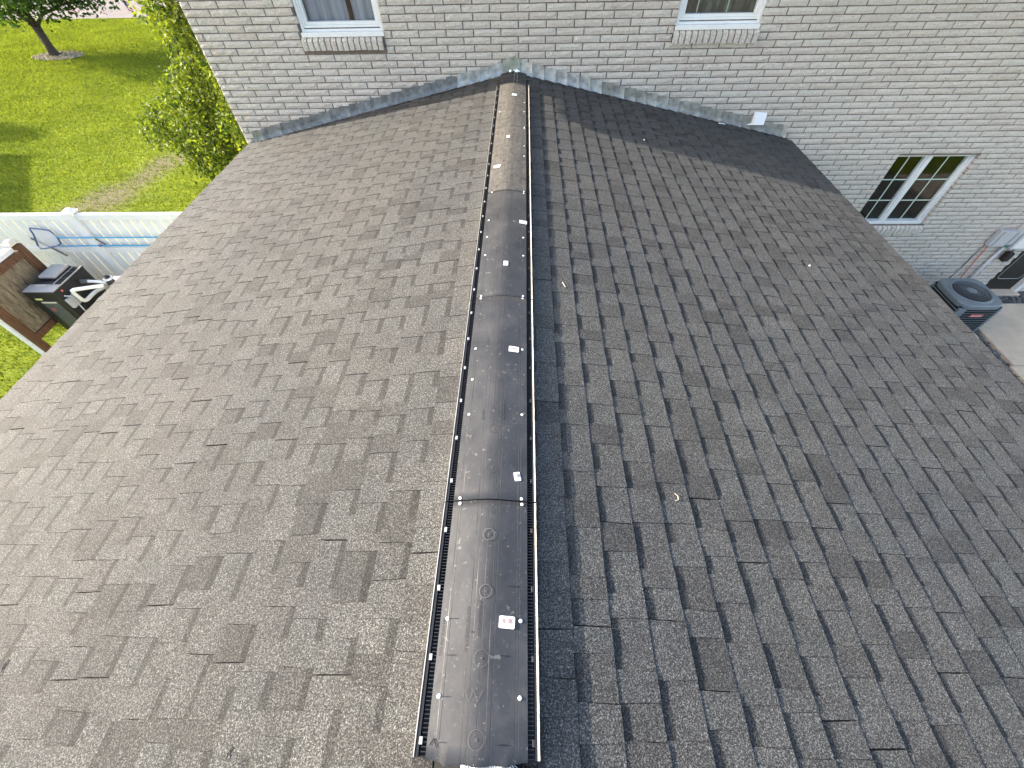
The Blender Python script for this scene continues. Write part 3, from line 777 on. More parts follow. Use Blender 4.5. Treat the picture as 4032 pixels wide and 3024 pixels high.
# eave, soffit, gutter, roof, interior back
OV = 0.50
b = MB(); b.box((XC-.45, -OV+.02, ZT), (XR+.4, 9.5, ZT+.02)); b.obj('soffit', 'soffit', house)
b = MB(); b.box((XC-.45, -OV, ZT-.02), (XR+.4, -OV+.02, ZT+.15)); b.box((XC-.47, -OV, ZT-.02), (XC-.45, 9.5, ZT+.15)); b.obj('fascia', 'soffit', house)
b = MB(); b.box((XC-.45, -OV-.11, ZT+.03), (XR+.4, -OV, ZT+.14)); b.obj('gutter', 'soffit', house)
b = MB(); zr = ZT+.16
b.add([(XC-.5, -OV-.02, zr), (XR+.4, -OV-.02, zr), (XR-2, 4.5, zr+2.1), (XC+2.5, 4.5, zr+2.1), (XC-.5, 9.6, zr), (XR+.4, 9.6, zr)], [(0, 1, 2, 3), (4, 3, 2, 5), (0, 3, 4), (1, 5, 2)]); b.obj('roof', 'shingle', house)

def window(parts, sillargs, glassback, kind):
    x0, x1, z0, z1 = parts
    w = MB(); yb = 0.115
    f = 0.05
    # outer frame with stepped profile
    for (ins, fw, ya) in ((0.0, 0.032, 0.030), (0.032, 0.022, 0.042), (0.054, 0.028, 0.055)):
        a, c, d, e = x0+ins, x1-ins, z0+ins+(0.03 if ins else 0), z1-ins
        w.box((a, ya, d), (a+fw, yb, e), b=.002); w.box((c-fw, ya, d), (c, yb, e), b=.002)
        w.box((a+fw, ya+.0005, d), (c-fw, yb, d+fw), b=.002); w.box((a+fw, ya+.0005, e-fw), (c-fw, yb, e), b=.002)
    w.box((x0-.003, -.012, z0-.012), (x1+.003, 0.034, z0+.030), b=.003); w.box((x0+.002, .033, z0-.01), (x1-.002, yb-.004, z0+.052), b=.002); w.box((x0+.034, .028, z0+.031), (x1-.034, .0327, z0+.042), b=.001)
    return w
def interior(x0, x1, z0, z1, mat, win):
    b = MB(); b.add([(x0, .16, z0), (x1, .16, z0), (x1, 1.4, z0), (x0, 1.4, z0), (x0, .16, z1), (x1, .16, z1), (x1, 1.4, z1), (x0, 1.4, z1)], [(0, 1, 2, 3), (4, 7, 6, 5), (3, 2, 6, 7), (0, 3, 7, 4), (1, 5, 6, 2)])
    b.obj('room', mat, win)
def sill(x0, x1, ztop, zbot, n, win, depth=0.034):
    s = MB(); s.box((x0+.006, -depth+.022, zbot+.006), (x1-.006, .03, ztop-.046)); so = s.obj('brick_sill', 'mortar', win)
    w = (x1-x0)/n; rr = random.Random(n+int(x0*10))
    for k in range(n):
        a = x0+k*w+.006; c = a+w-.012; jz = rr.uniform(-.004, .002); jy = rr.uniform(-.003, .004)
        yf = -depth+jy; zf = ztop-.042+jz
        V = []; 
        for x in (a, (a+c)/2, c):
            j = rr.uniform(-.002, .002)
            V += [(x, yf+j+.003, zbot+jz), (x, yf+j-.002, (zbot+zf)/2), (x, yf+j, zf), (x, 0.0, ztop-.016+jz/3), (x, .03, ztop-.006), (x, .03, zbot)]
        F = []
        for g_ in range(2):
            o = g_*6
            for e in range(5): F.append((o+e, o+6+e, o+7+e, o+1+e))
            F.append((o+5, o+11, o+6, o))
        F += [(0, 1, 2, 3, 4, 5), (17, 16, 15, 14, 13, 12)]
        m = MB(); m.add(V, F, rr.choice((.2, .5, .8))); m.obj('brick', 'brick', so)
win = window((-2.42, -1.475, .335, 1.62), None, None, 0).obj('window', 'white', house); win['label'] = 'upper window with blue grey curtains'
b = MB(); b.box((-2.34, .095, .42), (-1.55, .100, 1.54)); b.obj('pane', 'pane', win)
def curtain(x0, x1, z0, z1, y, mat, win, amp=.02, slant=0.0):
    m = MB(); n = 40; V = []
    for k in range(n+1):
        t = k/n; yy = y+amp*math.sin(t*(x1-x0)*42)+amp*.4*math.sin(t*33)
        V += [(x0+(x1-x0)*t+(slant if t > .98 else slant*t), yy, z0), (x0+(x1-x0)*t, yy, z1)]
    m.add(V, [(2*k, 2*k+2, 2*k+3, 2*k+1) for k in range(n)]); m.obj('curtain', mat, win, smooth=True)
curtain(-2.40, -1.875, .36, 1.6, .150, 'curtain', win, .014); curtain(-1.815, -1.45, .36, 1.6, .150, 'curtain', win, .014)
interior(-2.42, -1.475, .33, 1.62, 'dark', win); sill(-2.445, -1.497, .335, .205, 14, win)
win = window((1.815, 2.74, .345, 1.62), None, None, 0).obj('window', 'white', house); win['label'] = 'upper window with dark green patterned curtains'
b = MB(); b.box((1.895, .095, .43), (2.66, .100, 1.54)); b.obj('pane', 'pane', win)
b = MB(); b.box((1.895, .085, .43), (2.66, .094, .462)); b.obj('screen_rail', 'greyink', win)
curtain(1.85, 2.72, .36, 1.6, .22, 'curtain2', win, .03); interior(1.815, 2.74, .34, 1.62, 'dark', win)
b = MB(); b.box((2.04, .14, .44), (2.052, .15, 1.55)); b.box((2.37, .14, .44), (2.38, .15, 1.55)); b.obj('muntin', 'grid', win)
sill(1.80, 2.757, .345, .215, 14, win)
# twin casement
x0, x1, z0, z1 = 5.24, 6.33, -2.065, -1.035
w = MB(); ya, yb = .055, .13
w.box((x0, ya, z0), (x0+.04, yb, z1), b=.003); w.box((x1-.045, ya, z0), (x1, yb, z1), b=.003)
w.box((x0+.04, ya+.001, z1-.035), (x1-.045, yb, z1), b=.003); w.box((x0-.0, ya-.02, z0), (x1, yb, z0+.045), b=.003)
xm = 5.735; w.box((xm-.03, ya+.002, z0+.045), (xm+.03, yb, z1-.035), b=.003); w.box((xm-.004, ya-.004, z0+.045), (xm+.004, ya+.004, z1-.035))
w.box((x1-.07, .075, z0+.045), (x1-.045, yb, z1-.035), b=.003); w.box((xm-.055, .075, z0+.045), (xm-.03, yb, z1-.035), b=.003)
win = w.obj('window', 'white', house); win['label'] = 'twin casement window with white grid bars, lower right'
for (a, c) in ((x0+.04, xm-.055), (xm+.03, x1-.07)):
    b = MB(); b.box((a, .108, z0+.045), (c, .113, z1-.035)); b.obj('pane', 'pane', win)
    xc = (a+c)/2; b = MB(); b.box((xc-.006, .098, z0+.045), (xc+.006, .106, z1-.035))
    for zz in (-1.405, -1.715): b.box((a, .099, zz-.007), (c, .105, zz+.007))
    b.obj('grid_bars', 'grid', win)
interior(x0, x1, z0, z1, 'roomgreen', win); sill(5.25, 6.36, -2.062, -2.195, 16, win)
# dark doorway with jamb
b = MB(); b.box((8.31, .06, -3.45), (8.88, .11, -1.37), b=.004); dr = b.obj('door', 'doorblk', house); dr['label'] = 'black basement door right of the air conditioner'
def rrect(cx, cz, w_, h_, rad, y, rr_, n=5):
    pts = []
    for (qx, qz, a0) in ((w_/2-rad, h_/2-rad, 0), (-w_/2+rad, h_/2-rad, 90), (-w_/2+rad, -h_/2+rad, 180), (w_/2-rad, -h_/2+rad, 270)):
        for k in range(n+1): a = math.radians(a0+90*k/n); pts.append((cx+qx+rad*math.cos(a), y, cz+qz+rad*math.sin(a)))
    pts.append(pts[0]); m = MB(); m.tube(pts, rr_, 6, cap=False); return m
rrect(8.62, -2.75, .40, .75, .06, .052, .007).obj('door_panel_trim', 'greyline', dr)
b = MB(); b.box((8.885, -.02, -3.45), (8.955, .10, -1.3), b=.003); b.obj('door_jamb', 'white', house)
b = MB(); b.box((8.25, -.10, -3.44), (8.95, .10, -3.36), b=.004); b.obj('threshold', 'concrete', house)

# step flashing
def flashing(xa, xb, tone, right):
    # local sheet against the wall following the roof slope between xa and xb
    m = MB(); n = 4; V = []; ht = .105
    sgn = 1 if right else -1
    for k in range(n+1):
        t = k/n; x = xa+(xb-xa)*t; zb = roofz(x)+.004; down = t if right else 1-t
        out = .002+.034*down**2.2; step = .95*SL*(abs(x)-abs(xa if right else xb))
        for (hz, yo) in ((0, .022), (.012, .012), (.06, .007), (ht, .003)):
            V.append((x+sgn*(-.010*hz/ht), -(yo+out*(1.15-.4*hz/ht)), zb+hz+(step+.0015*math.sin(k*2.1+xa*40) if hz == ht else 0)))
    F = []
    for k in range(n):
        for j in range(3): a = k*4+j; F.append((a, a+4, a+5, a+1) if right or True else 0)
    m.add(V, F, tone); m.obj('step_flashing', 'flash', house, smooth=True)
rr = random.Random(8)
x = 0.085; k = 0
while x < 3.5:
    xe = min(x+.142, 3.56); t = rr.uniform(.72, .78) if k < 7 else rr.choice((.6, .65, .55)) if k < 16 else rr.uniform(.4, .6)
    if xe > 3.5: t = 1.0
    flashing(x-.012, xe, t, True); x += .142; k += 1
x = -.12; k = 0
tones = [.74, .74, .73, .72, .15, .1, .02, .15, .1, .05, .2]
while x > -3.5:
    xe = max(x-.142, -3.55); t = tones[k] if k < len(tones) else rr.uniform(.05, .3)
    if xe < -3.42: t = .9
    flashing(xe, x+.012, t, False); x -= .142; k += 1
m = MB(); V = []; 
for X in (-.125, -.06, 0, .05, .082):
    zb = capz(X)-.012
    for (hz, yo) in ((0, .05), (.02, .028), (.115, .014)): V.append((X, -yo, zb+hz+(.012 if hz > .1 else 0)*(1-abs(X)*4)))
m.add(V, [(a*3+j, a*3+3+j, a*3+4+j, a*3+1+j) for a in range(4) for j in range(2)], .9); m.obj('apex_flashing', 'flash', house, smooth=True)
for (X, w_) in ((-.04, .016), (.012, .009), (.035, .02), (.062, .012)):
    m = MB(); m.disc((X, -.055, capz(X)-.004), w_, .008, 9, nrm=(0, -.6, .8)); m.obj('caulk', 'nail', house)
# small white sheet metal hood on the right flashing
m = MB()
V = [(3.055, -.02, -.480), (3.215, -.02, -.488), (3.185, -.105, -.598), (3.062, -.105, -.598), (3.045, -.012, -.60), (3.20, -.012, -.62), (3.0, -.03, -.625)]
m.add(V, [(0, 3, 2, 1), (0, 4, 6, 3), (1, 2, 5)]); o = m.obj('metal_hood', 'white', house)
m = MB(); m.add([(3.0, -.045, -.634), (3.062, -.107, -.601), (3.186, -.107, -.601), (3.12, -.05, -.655)], [(0, 1, 2, 3)]); m.obj('hood_lip', 'conduit', house)

# ---------------------------------------------------------------- wall equipment at right
m = MB(); m.tube([(7.868, -.035, -2.40), (7.866, -.035, -3.4)], .021, 12); cd = thing('electrical_conduit', (7.868, -.035, -3.4), 'round grey conduit running down the brick wall behind the air conditioner', 'conduit'); m.obj('pipe', 'conduit', cd, smooth=True)
m = MB(); m.tube([(7.868, -.035, -2.385), (7.868, -.035, -2.425)], .027, 12); m.obj('green_tape', 'green', cd)
dt = thing('cable_duct', (7.85, -.04, -2.38), 'flat grey metal duct on the wall above the round conduit', 'duct'); m = MB(); m.box((7.822, -.07, -2.38), (7.905, -.004, -1.9), b=.005); m.obj('duct_body', 'conduit', dt)
m = MB(); m.box((7.829, -.076, -2.36), (7.898, -.071, -1.92), b=.001); m.obj('duct_cover', 'greybox', dt)
bx = thing('electrical_box', (7.68, -.05, -2.4), 'grey steel electrical box on the brick wall left of the conduit', 'electrical box')
m = MB(); m.box((7.545, -.075, -2.40), (7.79, -.004, -2.13), b=.006); m.obj('box_body', 'greybox', bx)
m = MB(); m.box((7.60, -.092, -2.395), (7.786, -.076, -2.135), b=.005); m.obj('box_cover', 'greybox', bx)
bx = thing('utility_box', (8.05, -.05, -2.46), 'pale grey utility box on the wall beside the duct at the photo edge', 'utility box')
m = MB(); m.box((7.925, -.095, -2.45), (8.25, -.004, -1.95), b=.01); m.obj('box_body', 'conduit', bx)
m = MB(); m.box((7.945, -.102, -2.42), (8.23, -.096, -1.98), b=.003); m.obj('box_cover', 'white', bx)
bx = thing('meter', (8.06, -.07, -2.7), 'small dark brown meter hanging under the pale utility box', 'meter')
m = MB(); m.box((8.0, -.10, -2.68), (8.11, -.004, -2.52), b=.02); m.obj('meter_body', 'twigdark', bx)
m = MB(); m.tube([(8.055, -.05, -2.52), (8.06, -.04, -2.455)], .012, 8); m.obj('meter_stem', 'greyink', bx)
m = MB(); m.tube([(7.56, -.018, -2.39), (7.548, -.016, -2.6), (7.553, -.018, -2.8), (7.535, -.018, -3.05), (7.50, -.03, -3.3)], .006, 6); tag(m.obj('black_cable', 'black'), 'thin black cable down the brick wall from the grey electrical box', 'cable')
m = MB(); m.tube([(7.625, -.02, -2.40), (7.65, -.016, -2.6), (7.68, -.018, -2.8), (7.715, -.018, -3.04), (7.73, -.03, -3.3)], .0065, 6); tag(m.obj('red_cable', 'redcable'), 'thin red orange cable down the wall between black cable and conduit', 'cable')

# ---------------------------------------------------------------- air conditioner
ZTc = -2.74
ac = thing('air_conditioner', (7.14, -.76, -3.38), 'blue grey outdoor air conditioner with round top fan grille by the brick wall', 'air conditioner')
ax0, ax1, ay0, ay1 = 6.805, 7.475, -1.11, -.42
m = MB(); m.box((ax0+.03, ay0+.03, -3.36), (ax1-.03, ay1-.03, ZTc-.05)); m.obj('coil', 'acdark', ac)
def lid():
    n = 32; m = MB(); cx, cy = (ax0+ax1)/2, (ay0+ay1)/2; hx, hy = (ax1-ax0)/2, (ay1-ay0)/2
    def sq(t, s):  # rounded square
        c_, s_ = math.cos(t), math.sin(t); p = 5.0
        k = (abs(c_)**p+abs(s_)**p)**(-1/p); return (cx+hx*s*k*c_, cy+hy*s*k*s_)
    V = []
    for i in range(n):
        t = 2*math.pi*i/n; a = sq(t, 1.0); b_ = sq(t, .96); R = .255
        V += [(a[0], a[1], ZTc-.075), (a[0], a[1], ZTc-.018), (b_[0], b_[1], ZTc), (cx+(R+.035)*math.cos(t), cy+(R+.035)*math.sin(t), ZTc+.004), (cx+(R+.02)*math.cos(t), cy+(R+.02)*math.sin(t), ZTc+.016), (cx+R*math.cos(t), cy+R*math.sin(t), ZTc+.010), (cx+R*math.cos(t), cy+R*math.sin(t), ZTc-.14)]
    F = []
    for i in range(n):
        for j in range(6): a = i*7+j; b_ = ((i+1) % n)*7+j; F.append((a, b_, b_+1, a+1))
    m.add(V, F); return m, cx, cy
m, acx, acy = lid(); m.obj('lid', 'acgrey', ac, smooth=False)
m = MB(); m.disc((acx, acy, ZTc-.15), .26, .001, 24); m.obj('fan_well', 'acdark', ac)
m = MB()
for k in range(4):
    a = k*math.pi/2+.5; ca, sa = math.cos(a), math.sin(a); V = []
    for (rr_, w_, tw) in ((.05, .04, .04), (.15, .09, .03), (.24, .11, .02)):
        for s in (-1, 1): V.append((acx+rr_*ca-s*w_*sa, acy+rr_*sa+s*w_*ca, ZTc-.10+s*tw))
    m.add(V, [(0, 1, 3, 2), (2, 3, 5, 4)])
m.obj('fan_blades', 'acwire', ac)
m = MB()
for k in range(60):
    a = 2*math.pi*k/60; m.tube([(acx+.06*math.cos(a), acy+.06*math.sin(a), ZTc+.018), (acx+.16*math.cos(a+.12), acy+.16*math.sin(a+.12), ZTc+.022), (acx+.258*math.cos(a+.2), acy+.258*math.sin(a+.2), ZTc+.008)], .0014, 4, cap=False)
for rad in (.10, .14, .18, .22):
    m.tube([(acx+rad*math.cos(t), acy+rad*math.sin(t), ZTc+.02) for t in np.linspace(0, 2*math.pi, 25)], .0016, 4, cap=False)
o = m.obj('grille_wires', 'acwire', ac); tag(o, kind='stuff')
m = MB(); m.disc((acx, acy, ZTc+.014), .065, .016, 20); hub = m.obj('hub', 'acgrey', ac)
for a in (.6, 2.5, 4.3): m = MB(); m.disc((acx+.042*math.cos(a), acy+.042*math.sin(a), ZTc+.03), .006, .002, 8); m.obj('screw', 'ink', hub)
for (x, y) in ((ax0+.02, ay0+.02), (ax1-.055, ay0+.02), (ax0+.02, ay1-.055), (ax1-.055, ay1-.055)):
    m = MB(); w_ = .035 if x > ax0+.1 else .05
    m.box((x, y, -3.36), (x+w_, y+.035, ZTc-.07), b=.006); m.obj('corner_post', 'acgrey', ac)
m = MB(); m.box((ax0+.015, ay0+.015, -3.36), (ax0+.14, ay0+.035, ZTc-.08), b=.004); m.obj('service_panel', 'acgrey', ac)
for k in range(11):
    z = ZTc-.115-k*.047
    m = MB(); m.box((ax0+.14, ay0+.008, z-.002), (ax1-.012, ay0+.016, z+.002)); m.box((ax1-.022, ay0+.03, z-.005), (ax1-.008, ay1-.02, z+.005)); m.box((ax0+.008, ay0+.05, z-.005), (ax0+.022, ay1-.02, z+.005)); m.obj('louvre', 'acgrey', ac)
m = MB(); zc = ZTc-.20; V = [(acx-.075, ay0+.004, zc-.024), (acx+.105, ay0+.004, zc-.024), (acx+.125, ay0+.004, zc+.024), (acx-.055, ay0+.004, zc+.024)]; V += [(x, y+.006, z) for x, y, z in V]
m.add(V, [(0, 1, 2, 3), (0, 4, 5, 1), (1, 5, 6, 2), (2, 6, 7, 3), (3, 7, 4, 0)]); lb = m.obj('brand_plate', 'red', ac)
lettering('Goodman', .044, 'nail', Matrix.Translation((acx-.062, ay0+.0025, zc-.013)) @ Matrix.Rotation(math.pi/2, 4, 'X'), lb, drape=False)
m = MB(); m.box((6.74, -1.17, -3.42), (7.54, -.36, -3.36), b=.01); m.obj('equipment_pad', 'concrete', ac)
# slab and gravel
m = MB(); m.box((7.66, -1.752, -3.46), (10.5, -.33, -3.355), b=.01); tag(m.obj('patio_slab', 'concrete'), kind='structure')
m = MB(); m.box((7.60, -4.2, -3.46), (10.5, -1.762, -3.358), b=.01); tag(m.obj('concrete_walk', 'concrete'), kind='structure')
rr = random.Random(77); m = MB(); 
for k in range(2600):
    x = rr.uniform(6.3, 7.64) if rr.random() < .8 else rr.uniform(7.6, 10.0); y = rr.uniform(-3.2, -.03) if x < 7.64 else rr.uniform(-.32, -.03)
    if 6.74 < x < 7.54 and -1.17 < y < -.36: continue
    s = rr.uniform(.014, .034); z = -3.40+rr.uniform(0, .02); a = rr.uniform(0, 6.3)
    V = []
    for (px_, py_, pz_) in ((1, 0, 0), (0, 1, 0), (-1, 0, 0), (0, -1, 0), (0, 0, 1), (0, 0, -1), (.6, .6, .5), (-.6, .5, .6)):
        q = rr.uniform(.7, 1.1)*s; V.append((x+q*(px_*math.cos(a)-py_*math.sin(a)), y+q*(px_*math.sin(a)+py_*math.cos(a)), z+q*pz_*.7))
    m.add(V, [(0, 6, 4), (0, 1, 6), (1, 4, 6), (1, 7, 4), (1, 2, 7), (2, 4, 7), (2, 3, 4), (3, 0, 4), (1, 0, 5), (2, 1, 5), (3, 2, 5), (0, 3, 5)], rr.random())
tag(m.obj('gravel', 'gravel'), 'loose dark grey gravel along the edge of the concrete slab', 'gravel', kind='stuff')
m = MB(); m.box((5.8, -5, -3.44), (7.64, -.01, -3.405)); m.box((7.641, -.32, -3.44), (10.5, -.01, -3.405)); tag(m.obj('gravel_bed', 'gravel'), kind='structure')

# ---------------------------------------------------------------- vinyl fence
FY = -.33; FB = -3.36
fence = thing('vinyl_fence', (-8, FY, -3.42), 'white vinyl privacy fence with vertical boards along the lawn', 'fence')
posts = [-6.66, -4.2, -9.12, -11.58]
for x in posts:
    m = MB(); m.box((x-.0635, FY-.063, -3.42), (x+.0635, FY+.063, -1.59), b=.004); p = m.obj('post', 'whitefence', fence)
    m = MB(); a = .078; V = [(x-a, FY-a, -1.60), (x+a, FY-a, -1.60), (x+a, FY+a, -1.60), (x-a, FY+a, -1.60), (x-a, FY-a, -1.572), (x+a, FY-a, -1.572), (x+a, FY+a, -1.572), (x-a, FY+a, -1.572), (x-.03, FY-.03, -1.538), (x+.03, FY-.03, -1.538), (x+.03, FY+.03, -1.538), (x-.03, FY+.03, -1.538)]
    m.add(V, [(0, 1, 5, 4), (1, 2, 6, 5), (2, 3, 7, 6), (3, 0, 4, 7), (4, 5, 9, 8), (5, 6, 10, 9), (6, 7, 11, 10), (7, 4, 8, 11), (8, 9, 10, 11), (0, 3, 2, 1)]); m.obj('post_cap', 'whitefence', p)
edges = sorted(posts)
for xa, xb in zip(edges, edges[1:]):
    a, c = xa+.064, xb-.064
    for (z0, z1, yo, nm) in ((-1.705, -1.61, .026, 'top_rail'), (-2.255, -2.168, .026, 'middle_rail'), (-3.36, -3.24, .026, 'bottom_rail')):
        m = MB(); m.box((a, FY-yo-.012, z0), (c, FY+yo, z1), b=.003); m.obj(nm, 'whitefence', fence)
    n = int(round((c-a)/.153)); w_ = (c-a)/n
    for k in range(n):
        l, r_ = a+k*w_+.003, a+(k+1)*w_-.003; v = .012
        for (z0, z1) in ((-2.167, -1.706), (-3.239, -2.256)):
            V = [(l, FY, z0), (l+v, FY-.018, z0), (r_-v, FY-.018, z0), (r_, FY, z0)]; V += [(x, y, z1) for x, y, _ in V]
            V += [(l, FY+.012, z0), (r_, FY+.012, z0), (l, FY+.012, z1), (r_, FY+.012, z1)]
            m = MB(); m.add(V, [(1, 2, 6, 5), (9, 8, 10, 11), (0, 4, 10, 8), (3, 9, 11, 7)], m='whitefence'); m.add(V, [(0, 1, 5, 4), (2, 3, 7, 6)], m='groove_sunlit'); m.obj('board', None, fence)  # bevel faces coloured cream to stand in for sun catching the grooves
# brown screen panel
XP = -7.52
sp = thing('wooden_screen', (XP, -1.2, -3.42), 'weathered plywood screen in a brown wood frame between white posts', 'screen')
m = MB(); m.box((XP-.045, -.745, -3.4), (XP+.05, -.645, -1.90), b=.004); m.obj('post', 'wood', sp)
m = MB(); m.box((XP-.045, -1.71, -3.4), (XP+.05, -1.60, -1.93), b=.004); m.obj('post', 'wood', sp)
m = MB(); m.box((XP-.03, -1.60, -2.06), (XP+.045, -.745, -1.955), b=.004); m.obj('top_rail', 'wood', sp)
m = MB(); m.box((XP-.03, -1.60, -2.99), (XP+.045, -.745, -2.89), b=.004); m.obj('bottom_rail', 'wood', sp)
m = MB(); m.box((XP-.012, -1.60, -2.89), (XP+.008, -.745, -2.06)); m.obj('plywood_panel', 'ply', sp)
for (ya_, yb_) in ((-.772, -.747), (-1.598, -1.573)):
    m = MB(); m.box((XP+.010, ya_, -2.89), (XP+.03, yb_, -2.06)); m.obj('trim_strip', 'wood', sp)
m = MB(); m.box((XP-.055, -1.745, -3.41), (XP+.02, -1.712, -1.93), b=.004); m.obj('white_end_board', 'whitefence', sp)
m = MB(); m.box((XP-.10, -1.74, -1.953), (XP+.02, -.80, -1.89), b=.004); m.obj('white_top_rail', 'whitefence', sp)
m = MB(); x, y = XP-.03, -.715; a = .075
m.add([(x-a, y-a, -1.875), (x+a, y-a, -1.875), (x+a, y+a, -1.875), (x-a, y+a, -1.875), (x-a, y-a, -1.85), (x+a, y-a, -1.85), (x+a, y+a, -1.85), (x-a, y+a, -1.85), (x-.03, y-.03, -1.815), (x+.03, y-.03, -1.815), (x+.03, y+.03, -1.815), (x-.03, y+.03, -1.815)],
      [(0, 1, 5, 4), (1, 2, 6, 5), (2, 3, 7, 6), (3, 0, 4, 7), (4, 5, 9, 8), (5, 6, 10, 9), (6, 7, 11, 10), (7, 4, 8, 11), (8, 9, 10, 11), (0, 3, 2, 1)]); m.obj('post_cap', 'cream', sp)
# pool net with two blue poles hung on the fence
pn = thing('pool_skimmer_net', (-7.3, -.40, -2.1), 'pool skimmer net with navy rim on upper blue pole hung on white fence', 'skimmer net')
m = MB(); rim = [(-7.413, -.41, -1.80), (-7.27, -.41, -1.817), (-7.15, -.41, -1.838), (-7.135, -.41, -1.88), (-7.13, -.41, -1.965), (-7.16, -.42, -2.06), (-7.25, -.42, -2.10), (-7.50, -.42, -2.15), (-7.57, -.42, -2.15), (-7.57, -.42, -2.10), (-7.46, -.41, -1.90), (-7.435, -.41, -1.82), (-7.413, -.41, -1.80)]
m.tube(rim, .011, 8, cap=False); m.obj('rim', 'navy', pn)
m = MB(); m.add([(x, y+.004, z) for x, y, z in rim[:-1]], [tuple(range(12))]); m.obj('netting', 'net', pn)
m = MB(); m.tube([(-7.11, -.41, -1.965), (-5.2, -.41, -1.962)], .012, 8); m.obj('pole', 'blue', pn)
m = MB(); m.tube([(-7.135, -.41, -1.92), (-7.10, -.41, -1.965), (-7.135, -.41, -2.0)], .008, 6); m.obj('yoke', 'blue', pn)
p2 = thing('telescopic_pole', (-6, -.40, -2.12), 'lower of two blue poles on the white fence, carrying a dark brush head', 'pole')
m = MB(); m.tube([(-7.36, -.40, -2.118), (-6.6, -.40, -2.112)], .010, 8); m.tube([(-6.6, -.40, -2.112), (-5.2, -.40, -2.108)], .0125, 8); m.obj('tube', 'blue', p2)
m = MB(); m.tube([(-6.60, -.40, -2.112), (-6.53, -.40, -2.112)], .0155, 8); m.obj('collar', 'navy', p2)
m = MB(); m.tube([(-7.60, -.385, -1.99), (-7.45, -.385, -2.13), (-7.30, -.385, -2.31)], .014, 8); m.obj('brush_head', 'greyink', p2)
m = MB(); m.disc((-7.605, -.385, -1.985), .016, .02, 8, nrm=(-.6, 0, .8)); m.obj('end_cap', 'white', p2)
hk = thing('pole_hook', (-6.6, -.36, -2.1), 'dark slanted hook bracket holding both blue poles on the fence', 'hook')
m = MB(); m.tube([(-6.70, -.375, -1.895), (-6.60, -.37, -2.0), (-6.50, -.375, -2.11)], .007, 6); m.obj('hook_bar', 'ink', hk)

# ---------------------------------------------------------------- pool heater
ht = thing('pool_heater', (-7.1, -.98, -3.42), 'black pool heater cabinet with grey louvred top beside the wooden screen', 'heater')
hx0, hx1, hy0, hy1, hz = -7.355, -6.865, -1.305, -.655, -2.3
m = MB(); m.box((hx0, hy0, -3.36), (hx1, hy1, hz-.03), b=.008); m.obj('cabinet', 'heater', ht)
m = MB(); m.box((hx0-.006, hy0-.006, hz-.029), (hx1+.006, hy1+.006, hz-.012), b=.004); top = m.obj('top_tray', 'heater', ht)
m = MB(); m.box((hx0+.01, hy0+.005, hz-.011), (hx1-.005, hy0+.16, hz+.004), b=.003); m.obj('front_lid', 'heatlid', ht)
m = MB(); m.box((hx0+.07, hy0+.30, hz+.006), (hx1-.16, hy1-.03, hz+.055), b=.012); lid_ = m.obj('vent_cap', 'heatlid', ht)
m = MB(); m.box((hx0+.066, hy0+.29, hz-.005), (hx1-.15, hy1-.025, hz+.022), b=.008); m.obj('vent_cap_skirt', 'heater', ht)
for (a, y0, y1) in ((hx1-.125, hy0+.20, hy0+.33), (hx1-.125, hy0+.36, hy0+.49), (hx1-.125, hy0+.52, hy0+.64)):
    m = MB(); m.box((a, y0, hz-.010), (a+.10, y1, hz-.004)); m.obj('louvre_slot', 'blackmatt', ht)
m = MB(); m.box((hx1-.022, hy0+.16, hz-.011), (hx1-.004, hy1-.01, hz)); m.box((hx1-.145, hy0+.17, hz-.011), (hx1-.13, hy1-.03, hz)); m.box((hx0+.01, hy0+.17, hz-.011), (hx1-.03, hy0+.185, hz)); m.obj('top_rib', 'heatlid', ht)
m = MB(); m.box((hx0+.12, hy0+.13, hz+.005), (hx0+.27, hy0+.165, hz+.007)); m.obj('warning_label', 'cream', ht)
m = MB(); m.box((hx0+.14, hy0-.012, -3.33), (hx1-.10, hy0-.001, hz-.17), b=.004); dg = m.obj('front_door', 'heatgrey', ht)
m = MB(); m.box((hx0+.10, hy0-.009, hz-.15), (hx0+.2, hy0-.001, hz-.12)); m.obj('yellow_label', 'yellow', ht)
m = MB(); m.tube([(hx0+.22+.028*math.cos(t), hy0-.015, hz-.33+.028*math.sin(t)) for t in np.linspace(0, 5.2, 14)], .005, 5); m.obj('swirl_logo', 'red', dg)
m = MB(); m.box((hx0+.15, hy0-.014, hz-.205), (hx1-.11, hy0-.011, hz-.18)); m.obj('door_handle_strip', 'cream', dg)
for k in range(5): m = MB(); m.box((hx1+.001, hy0+.12+k*.1, -3.2), (hx1+.008, hy0+.16+k*.1, hz-.16), b=.002); m.obj('side_rib', 'heater', ht)
m = MB(); m.box((hx1+.001, hy0+.10, hz-.08), (hx1+.004, hy0+.125, hz-.05)); m.obj('small_label', 'red', ht)
m = MB(); m.box((hx1+.001, hy0+.02, hz-.33), (hx1+.05, hy0+.18, hz-.17), b=.004); jb = m.obj('junction_box', 'greybox', ht)
m = MB(); m.tube([(hx1+.02, hy0+.06, hz-.12), (hx1+.07, hy0+.10, hz-.16), (hx1+.07, hy0+.08, hz-.4), (hx1+.07, hy0+.05, -3.3)], .011, 7); m.obj('flexible_conduit', 'greybox', ht)
m = MB(); m.box((-7.465, -1.42, -3.43), (-5.9, -.50, -3.362), b=.01); tag(m.obj('equipment_slab', 'concrete'), 'grey concrete equipment slab under the black pool heater', 'slab')
